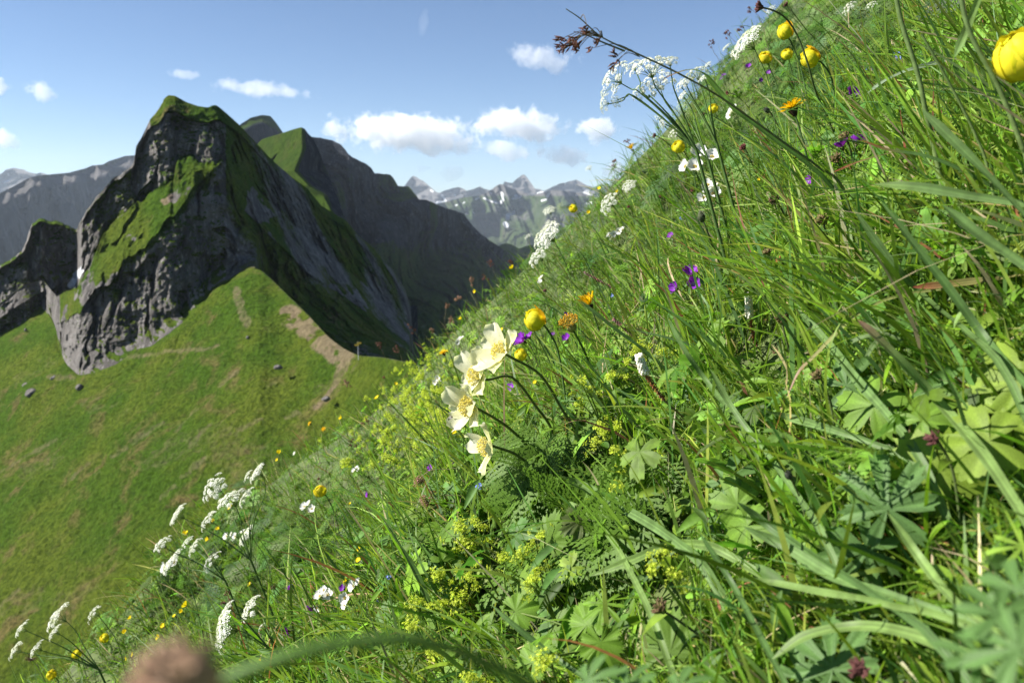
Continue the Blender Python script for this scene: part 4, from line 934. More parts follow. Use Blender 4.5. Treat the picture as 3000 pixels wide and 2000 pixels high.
umbel_plant('white umbel between the dense edge-on umbel and the purple cranesbill', (800, 1880, 1.5), [(730, 1782, 80, 0, T), (763, 1836, 24, 1)])
umbel_plant('bowed white umbel plant in the bottom left corner, four heads', (290, 1960, 1.7), [(164, 1806, 78, 0, T), (158, 1850, 44, 0, T), (61, 1840, 46, 0, T), (44, 1901, 50, 0, T), (105, 1897, 48, 0, T)])
umbel_plant('single white umbel right of the bottom left corner plant', (330, 1900, 1.9), [(270, 1794, 48, 1, T)])
# ---------------------------------------------------------------- flowers on simple stems
def simple(kind, cat, group, real, rows, heads, stemr=.0009, scol=GRN, hm=.3, jit=.3, calyx=None, subs=None):
    for row in rows:
        lab = row[-1]; pts = row[:-1]
        D0 = fit(pts[0][0], pts[0][1], F * real / pts[0][2], .03, hm); root = None; th_ = None
        for px, py, dia, *fc in pts:
            D = D0 * (1 + .008 * rng.normal()); H = at(float(px), float(py), D); sc = dia * D / F / real; face = norm(np.array(fc[0])) if fc else facing(F0, jit)
            if th_ is None: root = root_of(H + UPG * .0 - face * .01, UPG); th_ = thing(kind, lab, cat, root, group)
            nm, me = heads[rng.integers(len(heads))]; o = part(nm, me, th_, H, face, sc, rng.random() * 6)
            if subs: part(subs[0], subs[1], o)
            stem(th_, bowed(root, H - face * .002 * sc, face), [stemr * sc * 1.2, stemr * sc], scol, None, 5, 10)
            if calyx: part('calyx', calyx, th_, H - face * .001 * sc, face, sc)
mb = MB()
for i in range(5): V, f = petal_arr(.008, .004, .6, 0, 5, 3, .5, 0, i, .4); mb.add(rotz(V, i * 1.2566 + .6) - np.array([0, 0, .0035]), f, (.12, .12, .05))
mb.add(BV * np.array([.0028, .0028, .004]) - np.array([0, 0, .003]), BF, (.13, .12, .06)); CAL = mb.mesh('calyx', M_LEAF)
SD = (-.85, -.4, .1)
simple('purple_cranesbill', 'flower', 'purple cranesbills', .031, [
    [(2498, 275, 46, (.2, -.75, .5)), 'purple cranesbill with pale centre among dark feathery leaves, upper right'], [(2468, 432, 44, (-.3, .25, .9)), (2510, 420, 44, (.3, .2, .9)), 'pair of violet cranesbill flowers seen from below, right of the hawkbit'],
    [(2371, 528, 30, SD), 'half closed violet cranesbill under the hawkbit, beside hairy calyces'], [(2022, 806, 46, (-.1, -.3, .9)), (2034, 832, 40, (-.3, -.8, .3)), (1981, 846, 40, (-.8, -.4, .3)), 'three violet cranesbill flowers together in mid slope grass'],
    [(1965, 690, 22), 'round violet cranesbill alone left of the hairy drooping bud'], [(1535, 1000, 46), (1550, 988, 34), 'violet cranesbill pair between globe flower and top pasqueflower'], [(1661, 994, 28, (-.4, -.4, .7)), 'violet cranesbill just under the bare yellow stamen tuft'],
    [(1497, 1132, 28, (-.5, -.6, .3)), 'violet cranesbill behind the pasqueflower stalks'], [(1657, 920, 14), 'tiny violet cranesbill above the bare yellow stamen tuft'], [(1621, 979, 17), 'small violet cranesbill right of the big globe flower stalk'], [(2051, 872, 14), 'violet cranesbill bud below the group of three'], [(1990, 963, 9), 'tiny violet cranesbill deep in grass below the group of three'],
    [(1332, 1370, 24, (-.1, -.6, .7)), 'pale violet cranesbill left of the lowest pasqueflower, nearer one'], [(1261, 1371, 24, (-.5, -.5, .6)), 'pale violet cranesbill left of the lowest pasqueflower, farther one'], [(1077, 1447, 20, SD), 'violet cranesbill in grass right of the lone globe flower, larger one'], [(1007, 1411, 14), 'little violet cranesbill above right of the lone globe flower'], [(1121, 1416, 12), 'very small violet cranesbill left of the faint lady\'s mantle'],
    [(852, 1725, 26, (-.4, -.1, .8)), 'violet cranesbill left of the lower white anemones, over feathery leaves'], [(845, 1849, 34, (-.75, -.2, -.2)), 'drooping violet cranesbill above the blurred green arch'], [(913, 1782, 32, (-.5, -.3, -.3)), 'violet cranesbill hanging beneath the lower white anemones'], [(1007, 1725, 24, (-.5, -.4, .6)), 'violet cranesbill between the two lower white anemones'],
    [(1430, 1681, 30, (-.4, -.3, .5)), 'dark violet cranesbill behind yellow-green heads near the bottom'], [(1437, 1752, 11), 'tiny violet cranesbill bud near the bottom, under the dark violet one'], [(2253, 213, 17), 'violet cranesbill under the two small globe flowers'], [(2229, 236, 13), 'tiny violet cranesbill left below the two small globe flowers'], [(2193, 198, 18), 'violet cranesbill left of the leftmost globe flower'], [(2121, 222, 18), (2112, 231, 14), 'violet cranesbills at the upper slope edge by the red grass tip'], [(2172, 217, 9), 'tiny violet cranesbill right of the slope edge pair']],
    [('blossom', GER[0]), ('blossom', GER[1])], calyx=CAL, scol=(.10, .13, .05))
simple('white_anemone', 'flower', 'white anemones', .029, [
    [(2044, 448, 48), (2037, 490, 48, (-.3, -.7, .5)), (2009, 488, 42, (-.9, -.3, .3)), (2087, 461, 46, (-.2, -.7, .6)), 'large white anemone cluster in the upper middle of the slope'], [(2075, 542, 38), (2090, 568, 44, (-.2, -.75, .5)), (2063, 580, 38, (-.4, -.6, .4)), (2096, 550, 30), 'second white anemone cluster, directly below the large one'],
    [(2144, 331, 30), (2150, 320, 26), (2138, 338, 24), 'white anemone cluster left of the hawkbit'], [(938, 1745, 34), (962, 1742, 38, (-.3, -.6, .6)), (930, 1778, 26), (950, 1728, 28), 'lower white anemone cluster, left one, above violet petals'], [(1011, 1750, 36), (1037, 1716, 36), (1010, 1770, 28), (1052, 1705, 26), 'lower white anemone cluster, right one, seen edge-on'],
    [(893, 1484, 26), (915, 1490, 26), (906, 1476, 22), 'white anemone cluster under the lone globe flower'], [(1045, 1371, 16), (1038, 1378, 16), (1052, 1376, 14), 'small white anemone cluster left of the pale cranesbills'], [(1282, 1108, 20), (1276, 1120, 18), (1286, 1118, 16), 'white anemone cluster left of the pasqueflowers'], [(1348, 995, 18), (1340, 1003, 16), (1354, 990, 14), 'white anemone cluster above left of the pasqueflowers'],
    [(1586, 815, 20), (1582, 826, 16), 'white anemone above the big globe flower, near the slope edge'], [(1800, 685, 22), (1786, 690, 20), (1815, 678, 22), (1824, 672, 18), (1793, 698, 16), 'creamy white anemone row on the slope below the broad umbel'], [(711, 1560, 24), (690, 1572, 26), (664, 1570, 24), (679, 1566, 20), 'white anemones among the lower left umbels'], [(483, 1662, 34), (512, 1645, 30), (498, 1655, 30), 'white anemone cluster at the very left of the lower left clump'], [(863, 1329, 13), 'lone small white anemone on the slope edge above the lone globe flower'], [(1576, 955, 14), (1568, 950, 12), 'white petals behind the big globe flower']],
    [('blossom', ANE[0]), ('blossom', ANE[1])], subs=('stamens', ATUFT))
simple('yellow_hawkbit', 'flower', 'yellow hawkbits', .036, [
    [(2322, 318, 80, (-.35, .12, .9)), 'large ragged yellow hawkbit with dark brown underside, upper right'], [(1300, 1034, 30, (-.3, -.1, .9)), 'flat yellow hawkbit left above the pasqueflowers'], [(2250, 1e9, 1) if False else (908, 1241, 17), 'yellow hawkbit on the lower slope edge, left one'], [(948, 1257, 17), 'yellow hawkbit on the lower slope edge, right one']], [('ray_florets', HAWK[0])], .0012, DGR, calyx=INVO)
simple('orange_hawkbit', 'flower', 'orange hawkbits', .022, [[(1728, 893, 34, (-.4, -.15, .85)), 'half closed orange hawkbit right of the big globe flower'], [(1852, 437, 15), 'little orange hawkbit on the skyline above the lone round umbel']], [('ray_florets', HAWK[1])], .0012, DGR, calyx=INVO)
simple('forget_me_not', 'flower', 'blue forget-me-nots', .022, [
    [(2622, 160, 26, (-.3, -.6, .6)), (2632, 170, 20), 'bright blue forget-me-not in the dark leaves at upper right'], [(2548, 199, 24), 'shaded blue forget-me-not left of the bright one'], [(1996, 638, 15), 'pale blue forget-me-not left of the hairy drooping bud'], [(1791, 866, 26), 'blue forget-me-not right of the orange hawkbit'], [(1403, 1421, 24), 'blue forget-me-not under the lowest pasqueflower'], [(1139, 1686, 24), 'blue forget-me-not in lower grass, upper one'], [(1108, 1757, 18), 'blue forget-me-not in lower grass, lower one'], [(2480, 5 + 470 - 275 + 0, 12) if False else (2240, 700, 10), 'tiny blue forget-me-not in mid slope grass']], [('flower_cluster', FMN[0]), ('flower_cluster', FMN[1])], .0006)
simple('buttercup', 'flower', 'small yellow buttercups', .018, [
    [(1470, 967, 14), (1463, 974, 12), 'buttercups left of the big globe flower, double'], [(1445, 992, 13), 'buttercup between big globe flower and top pasqueflower, left side'], [(1374, 1046, 11), 'small buttercup just above the second pasqueflower'], [(1567, 1120, 13), 'buttercup between the pasqueflower stalks'], [(1351, 935, 12), 'buttercup on the slope edge against the dark ridge'], [(1502, 786, 16), 'buttercup at the slope edge below the umbels'], [(1393, 853, 12), 'pale buttercup on a tall stalk against the dark ridge'], [(1755, 553, 12), 'buttercup on the slope edge under the far jagged peaks'], [(1810, 562, 10), 'buttercup left of the broad slope umbel'], [(1725, 622, 11), 'orange-yellow buttercup right of the edge globe flower'], [(2227, 526, 12), 'buttercup in grass right of the second anemone cluster'],
    [(1105, 1166, 16), 'buttercup on the slope edge below the signpost'], [(1001, 1225, 14), 'buttercup right of the two edge hawkbits'], [(1025, 1476, 11), 'buttercup in the grass right of the lone globe flower'], [(1160, 1124, 10), 'tiny buttercup between signpost and pasqueflowers'], [(819, 1325, 13), 'orange-yellow buttercup on the edge above the lower left umbels'], [(812, 1347, 10), 'tiny buttercup under the orange-yellow edge buttercup'], [(1052, 1641, 20), 'buttercup in mid lower grass, larger one'], [(1052, 1607, 14), 'buttercup in mid lower grass, smaller one above'], [(1017, 1700, 18, (-.9, -.2, .2)), 'buttercup right above the lower right anemone cluster'], [(733, 1711, 14), 'buttercup beneath the feathery leaves of the lower left clump'], [(677, 1486, 18), 'buttercup among the white heads of the tall umbel plant'], [(641, 1549, 14), 'buttercup below the tall umbel plant heads, right'], [(628, 1524, 13), 'buttercup below the tall umbel plant heads, left'], [(545, 1564, 17), 'buttercup above the lower spreading umbel plant'], [(610, 1580, 14), 'buttercup right of the lower spreading umbel plant'],
    [(547, 1773, 22), 'bright buttercup left of the dense edge-on umbel'], [(533, 1790, 13), 'buttercup just under the bright buttercup'], [(567, 1750, 11), 'tiny buttercup just above the bright buttercup'], [(511, 1804, 12), 'buttercup below left of the bright buttercup'], [(478, 1832, 15), 'buttercup above the blurred brown bud, upper'], [(467, 1866, 18), 'buttercup above the blurred brown bud, lower'], [(383, 1810, 13), 'buttercup left of the bright buttercup, upper'], [(367, 1850, 14), 'buttercup left of the bright buttercup, lower'], [(390, 1915, 14), 'buttercup left of the brown bud, upper of two'], [(371, 1926, 13), 'buttercup left of the brown bud, lower of two'], [(270, 1920, 12), 'orange-yellow buttercup in the bottom left grass'], [(215, 1963, 10), 'tiny buttercup beside the bottom left globe flower'], [(765, 1935, 16), 'buttercup beneath the blurred green arch, left part'], [(1440, 860 + 400, 10), 'buttercup under the largest pasqueflower'], [(1333, 1265, 16), 'buttercup half hidden under the left petal of the largest pasqueflower']],
    [('blossom', BUT[0]), ('blossom', BUT[1])], .0007, hm=.26)
# ---------------------------------------------------------------- seed heads and buds
def seeds(rows, kind='seed_head_stalk', grp='spent seed heads'):
    for px, py, dia, ty, face, path, label in rows:
        real = .021 if ty not in ('bud', 'greybud') else .014
        D = fit(px, py, F * real / dia, .03, .4); H = at(float(px), float(py), D); sc = dia * D / F / real; face = norm(np.array(face if face else (-.6, -.3, .6)) + .1 * nrand(3))
        pts = [at(float(a), float(b), D * q) for a, b, q in path] if path else []
        root = root_of(pts[-1] if pts else H, UPG); th_ = thing(kind if ty not in ('bud', 'greybud') else 'flower_bud_stalk', label, 'seed head' if ty not in ('bud', 'greybud') else 'bud', root, grp if ty not in ('bud', 'greybud') else 'closed flower buds')
        stem(th_, [root] + pts[::-1] + [H] if pts else bowed(root, H, face), [.0017 * sc, .0013 * sc], (.085, .13, .035), (.07, .085, .03), 7, 22)
        part('seed_head' if ty not in ('bud', 'greybud') else 'bud', SEED[ty], th_, H, face, sc, rng.random() * 6)
seeds([(2230, 22, 42, 'dark', (-.9, -.1, .1), [(2270, 33, 1.0), (2310, 62, 1.01), (2345, 125, 1.02), (2372, 205, 1.03), (2392, 275, 1.05), (2440, 385, 1.08)], 'dark red seed head on the tall bowed green stalk, top of slope'),
       (2305, 16, 20, 'dark', (-.6, -.2, .5), [(2325, 40, 1), (2360, 85, 1.02), (2395, 130, 1.05)], 'smaller dark seed head right of the tall bowed one, top edge'), (2133, 273, 17, 'brown', (-.9, -.2, .1), [(2150, 277, 1), (2180, 300, 1.01), (2205, 335, 1.04)], 'brown seed head right of the reddish grass arch'),
       (2061, 339, 18, 'dark', (-.5, -.3, .7), None, 'dark brown seed head under the skyline umbels'), (1920, 398, 19, 'dark', (-.85, -.2, .4), [(1940, 408, 1), (1975, 440, 1.01), (2000, 485, 1.03)], 'dark seed head in the sky left of the lone globe flower'), (2180, 434, 30, 'brown', (-.6, -.2, .6), [(2190, 450, 1), (2215, 510, 1.02), (2240, 590, 1.05), (2275, 670, 1.1)], 'brown seed head with a long stalk right of the large anemones'),
       (2331, 461, 26, 'red', (-.6, -.3, .6), None, 'reddish seed head under the hawkbit'), (2273, 592, 42, 'green', (-.7, -.2, .6), None, 'green seed head right of the second anemone cluster, leaning left'), (2251, 744, 36, 'green', (-.4, -.3, .8), None, 'yellowish green seed head in the mid slope'), (2287, 764, 36, 'red', (-.8, -.4, .3), [(2305, 785, 1), (2380, 860, 1.0), (2480, 950, 1.02), (2560, 1030, 1.05)], 'orange-red withered head on a thick slanting stalk'),
       (1934, 579, 15, 'brown', None, None, 'little brown seed head left of the second anemone cluster'), (1843, 607, 14, 'brown', None, None, 'little brown seed head on the slope right of the broad slope umbel'), (2031, 556, 20, 'brown', (-.9, -.3, .2), None, 'brown seed head in front of the second anemone cluster'), (2056, 640, 30, 'bud', (-.35, -.2, .85), [(2068, 668, 1), (2085, 715, 1.01), (2105, 765, 1.04)], 'hairy grey-green bud on a curved stalk in the mid slope'),
       (2414, 650, 52, 'green', (-.45, -.2, .8), [(2420, 680, 1), (2455, 760, 1.02), (2500, 850, 1.06), (2550, 950, 1.1)], 'green and purple seed head, right of mid slope, on a long stalk'), (2291, 942, 52, 'green', (-.2, -.3, .85), [(2298, 975, 1), (2315, 1030, 1.01), (2345, 1090, 1.04), (2380, 1180, 1.08)], 'purple-tipped green seed head right of the white bistort spike'), (2399, 1105, 48, 'green', None, None, 'blurred green seed head among lobed leaves, right'), (2477, 406, 42, 'green', (-.6, -.2, .7), None, 'green seed head just above the violet cranesbill pair'), (2452, 470, 42, 'green', (-.6, -.2, .6), None, 'green seed head just below the violet cranesbill pair'), (2275, 590 + 440, 28, 'green', None, None, 'small green seed head below the purple-tipped one'),
       (1940, 1786, 62, 'green', (-.6, -.3, .6), [(1985, 1815, 1.0), (2060, 1870, 1.0), (2150, 1960, 1.0)], 'blurred green and brown seed head on a thick stalk at the bottom'), (2740, 1290, 62, 'dark', (-.6, -.3, .6), None, 'blurred dark red seed head over the pale lobed leaf'), (2520, 1965, 80, 'dark', (-.4, -.4, .7), None, 'blurred dark red head at the bottom edge, right'), (2249, 325, 20, 'greybud', None, None, 'grey bud left of the hawkbit'), (1598, 853, 16, 'dark', (-.7, -.2, .5), [(1610, 862, 1), (1632, 890, 1.01), (1648, 925, 1.03)], 'dark round seed head above the big globe flower'),
       (803, 1722, 24, 'green', (-.5, -.2, .8), [(815, 1735, 1), (850, 1780, 1.01), (885, 1835, 1.04)], 'greenish seed head left of the violet cranesbill in the lower meadow'), (768, 1850, 24, 'red', (-.6, -.1, .7), [(790, 1862, 1), (820, 1885, 1.01), (835, 1915, 1.03)], 'orange-brown withered head right of the dense edge-on umbel'), (917, 1643, 17, 'red', (-.5, -.2, .8), [(930, 1665, 1), (970, 1760, 1.02), (1020, 1830, 1.05)], 'orange seed head on a long stalk above the lower anemones'), (1126, 1106, 12, 'brown', None, [(1135, 1120, 1), (1160, 1170, 1.01), (1190, 1250, 1.03)], 'small brown seed head on a long stalk left of the pasqueflowers'), (935, 1403, 12, 'brown', None, None, 'tiny brown seed head above the lone globe flower'), (2312, 505 + 890, 30, 'greybud', None, None, 'grey bud in the grass on the right')])
# pasqueflower that has lost its petals
P_ = at(1676., 962., 1.15); f_ = norm(np.array([-.45, -.35, .8])); r0 = root_of(at(1730., 1075., 1.2), UPG); th_ = thing('bare_stamen_head', 'fan of bare yellow stamens without petals, right of the big globe flower', 'flower', r0)
stem(th_, [r0, at(1730., 1075., 1.2), at(1700., 1005., 1.17), P_], [.002, .0016], GRN, None, 7, 16); part('stamens', tuft(170, .019, (.55, .48, .16), (.62, .38, .03), .0009, (.3, .3, .1), .55), th_, P_ + f_ * .002, f_)
# ---------------------------------------------------------------- bistort spikes
def spike(name, n, L, r0_, r1_, col, jit, sz):
    mb = MB()
    for k in range(n):
        s = k / n; a = k * 2.399; r = (r0_ + (r1_ - r0_) * s) * rng.uniform(.8, 1.1); V = BV * np.array([1, .75, 1.2]) * sz * rng.uniform(.75, 1.2); mb.add(V + np.array([r * math.cos(a), r * math.sin(a), L * s]), BF, np.array(col) * np.exp(jit * nrand(3)))
    tube(mb, [(0, 0, 0), (0, 0, L)], [r0_ * .6, r1_ * .5], col, 6, 4); return mb.mesh(name, M_PET if col[2] > .3 else M_SEED)
for pts, D, lab, wl in [([(2192, 860), (2196, 930), (2214, 1012), (2255, 1062), (2310, 1170)], .95, 'white and brown bistort spike standing upright in mid slope grass', 1.), ([(1872, 1040), (1888, 1092), (1945, 1172), (2010, 1230), (2080, 1300)], .82, 'white and brown bistort spike leaning left, above yellow-green flowers', 1.15)]:
    Q = [at(float(a), float(b), D * (1 + .01 * i)) for i, (a, b) in enumerate(pts)]; root = root_of(Q[-1], UPG); th_ = thing('bistort_spike', lab, 'flower', root, 'bistort spikes')
    d1 = Q[0] - Q[1]; d2 = Q[1] - Q[2]; l1, l2 = np.linalg.norm(d1), np.linalg.norm(d2)
    part('flower_spike', spike('flower_spike', 70, l1, .0038 * wl, .0028, (.80, .77, .66), .04, .0021), th_, Q[1], norm(d1)); part('withered_florets', spike('withered_florets', 60, l2, .0016, .003, (.24, .10, .045), .25, .0011), th_, Q[2], norm(d2)); stem(th_, [root, Q[4], Q[3], Q[2]], [.0013, .0011], GRN, (.18, .14, .06))
for pts, D, lab in [([(1795, 933), (1822, 950), (1856, 985), (1900, 1040)], 1.3, 'pinkish brown dry spike right of the bare stamen fan'), ([(1710, 797), (1755, 815), (1800, 846), (1830, 890)], 1.6, 'pinkish brown dry spike above the orange hawkbit')]:
    Q = [at(float(a), float(b), D) for a, b in pts]; root = root_of(Q[-1], UPG); th_ = thing('dry_flower_spike', lab, 'flower', root, 'dry flower spikes'); l = np.linalg.norm(Q[0] - Q[2]); part('spike', spike('spike', 60, l, .0026, .0018, (.30, .17, .12), .2, .0014), th_, Q[2], norm(Q[0] - Q[2])); stem(th_, [root, Q[3], Q[2]], [.001, .0009], GRN)
# ---------------------------------------------------------------- lady's mantle
for heads, D, lab in [
    ([(1701, 1122, 34), (1697, 1176, 40), (1725, 1145, 30)], 1.0, "yellow-green lady's mantle head right of the top pasqueflower's stalk"), ([(1789, 1100, 36), (1828, 1103, 34)], 1.05, "yellow-green lady's mantle pair left of the leaning bistort"), ([(1881, 1020, 44), (1858, 1030, 30), (1940, 1035, 34), (1836, 1060, 24)], 1.1, "yellow-green lady's mantle behind the leaning bistort"), ([(1759, 1245, 38), (1808, 1245, 42), (1747, 1295, 30), (1772, 1268, 26)], .92, "yellow-green lady's mantle below the bistort, upper heads"), ([(1801, 1314, 34), (1839, 1318, 36), (1870, 1348, 46), (1831, 1371, 30)], .88, "yellow-green lady's mantle below the bistort, lower heads"), ([(1801, 1425, 46), (1992, 1490, 38)], .85, "yellow-green lady's mantle above the broad straight grass blade"),
    ([(1353, 1547, 48), (1407, 1543, 40), (1365, 1592, 52), (1390, 1525, 30)], 1.0, "dense yellow-green lady's mantle left of the feathery foliage"), ([(1583, 1565, 32), (1556, 1595, 36), (1529, 1622, 34)], .85, "three small yellow-green lady's mantle heads under the feathery foliage"), ([(1476, 1637, 38), (1400, 1650, 24), (1376, 1690, 24)], .9, "yellow-green lady's mantle beside the dark violet cranesbill"), ([(1292, 1676, 44), (1283, 1690, 34), (1347, 1677, 22)], .95, "yellow-green lady's mantle on the lower left grass"), ([(1560, 1691, 42), (1575, 1670, 34), (1550, 1715, 30)], .8, "yellow-green lady's mantle left of the big glowing leaf"), ([(1225, 1767, 48), (1273, 1775, 48), (1345, 1756, 46), (1300, 1765, 30)], .9, "row of yellow-green lady's mantle heads above the blurred green arch"), ([(1215, 1829, 46), (1200, 1840, 30)], .8, "yellow-green lady's mantle touching the blurred green arch"), ([(1908, 1668, 46), (1940, 1614, 44), (1977, 1683, 40), (1995, 1720, 34)], .7, "yellow-green lady's mantle crossing the pale arched blade"), ([(1606, 1936, 64), (1580, 1945, 44)], .55, "blurred yellow-green lady's mantle at the bottom edge, middle"), ([(1277, 1928, 54), (1265, 1910, 34)], .75, "yellow-green lady's mantle under the blurred green arch"), ([(1380, 1982, 50), (1410, 1990, 36)], .65, "yellow-green lady's mantle at the bottom edge, left of the middle one"), ([(1010, 1352, 34), (1130, 1340, 30), (1155, 1350, 26)], 1.9, "faint yellow-green lady's mantle in the grass left of the pale cranesbills")]:
    px, py, dia = heads[0]; D = fit(px, py, D, .03, .3); cen = at(float(np.mean([h[0] for h in heads])) + 45, float(np.mean([h[1] for h in heads])) + 60, D * 1.03); root = root_of(cen, UPG); th_ = thing('lady_mantle', lab, 'flower', root, "yellow-green lady's mantles")
    mb = MB(); b = np.array(th_.location); cen = root + (cen - root) * .6
    if np.linalg.norm(cen - root) < .4: tube(mb, [root - b, cen - b], [.0016, .0013], (.13, .20, .04), 5, 6)
    for i, (px, py, dia) in enumerate(heads):
        H = at(float(px), float(py), D * (1 + .01 * rng.normal())); f = facing(norm(np.array([-.5, -.3, .8])), .3); sc = dia * 1.5 * D / F / .034; part('flower_cluster', MANT[i % 3], th_, H, f, sc, rng.random() * 6); tube(mb, [cen - b, cen * .4 + H * .6 + UPG * .004 - b, H - f * .014 * sc - b], [.0012, .0008], (.16, .24, .05), 5, 7)
    part('stem', mb.mesh('stem', M_STEM), th_)
    for k in range(3):
        P = root + UPG * rng.uniform(.015, .05) + nrand(3) * .022; P[2] += max(0, .012 - gz(P)); NOPROT.add('leaf'); part('leaf', L_ROUND, th_, P, facing(norm(np.array([-.6, -.3, .7])), .4), rng.uniform(.02, .034), rng.random() * 6)
NOPROT.discard('leaf')
# the yellow-green drift of them farther down the edge
P, D = sample_ground(210, [(1250, 1240, 55, 85, 3), (1330, 1330, 40, 60, 1), (1180, 1380, 60, 40, .7)], .5, 1., .8); mb = MB()
for p in P:
    me_ = MANT[rng.integers(3)]; n = len(me_.vertices); co_a = np.empty(n * 3, np.float32); me_.vertices.foreach_get('co', co_a); V = co_a.reshape(-1, 3)
    fa = [np.array([q.vertices[:] for q in me_.polygons if len(q.vertices) == 4])]; cc = np.empty(n * 4, np.float32); me_.attributes['col'].data.foreach_get('color', cc)
    q = np.array(Vector(facing(norm(np.array([-.5, -.3, .8])), .3)).to_track_quat('Z', 'Y').to_matrix()); mb.add(V @ q.T * rng.uniform(.6, 1.1) + p + UPG * rng.uniform(.07, .17), fa, cc.reshape(-1, 4)[:, :3])
o = obj('lady_mantle_drift', mb.mesh('lady_mantle_drift', M_LEAF)); tag(o, kind='stuff')
# ---------------------------------------------------------------- rushes and seeding grasses
def spikelet(n, L, col, tip):
    mb = MB()
    for k in range(n):
        d = norm(np.array([rng.normal() * .5, rng.normal() * .5, 1.])); p = nrand(3) * L * .18; tube(mb, [p, p + d * L * .5, p + d * L], [L * .05, L * .13, L * .01], np.array(col) * rng.uniform(.7, 1.4), 5, 6, tip)
    return mb.mesh('spikelet', M_SEED)
SPK = spikelet(7, .0075, (.10, .04, .025), (.16, .07, .05)); SPK2 = spikelet(5, .0075, (.26, .16, .09), (.22, .12, .08))
D = .66; pts = [(1659, 27), (1700, 55), (1766, 111), (1874, 161), (1985, 214), (2098, 277), (2206, 352), (2300, 420), (2400, 492), (2480, 580)]
Q = [at(float(a), float(b), D * (1 + .012 * i)) for i, (a, b) in enumerate(pts)]; root = root_of(Q[-1], UPG); th_ = thing('wood_rush', 'long arching rush stem with dark brown spikelets against the blue sky', 'rush', root)
stem(th_, [root] + Q[::-1], [.0012, .0010, .0008, .0004], (.075, .12, .035), (.16, .14, .06), 6, 60)
mb = MB(); b = np.array(th_.location)
for a, c, n0 in [(1644, 115, 2), (1655, 119, 2), (1678, 115, 2), (1690, 113, 2), (1642, 137, 2), (1650, 143, 2), (1661, 131, 2), (1674, 130, 2), (1690, 132, 2), (1701, 126, 2), (1692, 145, 2), (1732, 142, 3), (1724, 97, 2), (1720, 78, 1), (1755, 113, 2), (1752, 120, 2), (1806, 165, 4), (1797, 189, 4), (1812, 176, 4)]:
    H = at(float(a), float(c), D * (1 + rng.normal() * .01)); part('spikelet', SPK, th_, H, facing(norm(np.array([-.7, -.2, -.35])), .4), rng.uniform(.65, .9), rng.random() * 6); s0 = Q[n0] if n0 < 4 else at(1874., 167., D * 1.03); tube(mb, [s0 - b, (s0 + H) / 2 + np.array([0, 0, .006]) - b, H - b], [.0004, .00025], (.12, .09, .05), 4, 8)
part('branch', mb.mesh('branch', M_STEM), th_)
stem(th_, [at(1680., 92., D * 1.0), at(1720., 104., D), at(1765., 124., D * 1.01), at(1830., 150., D * 1.02)], [.0002, .0006, .0009], (.14, .06, .05), (.08, .12, .04), 5, 12, 'bract')
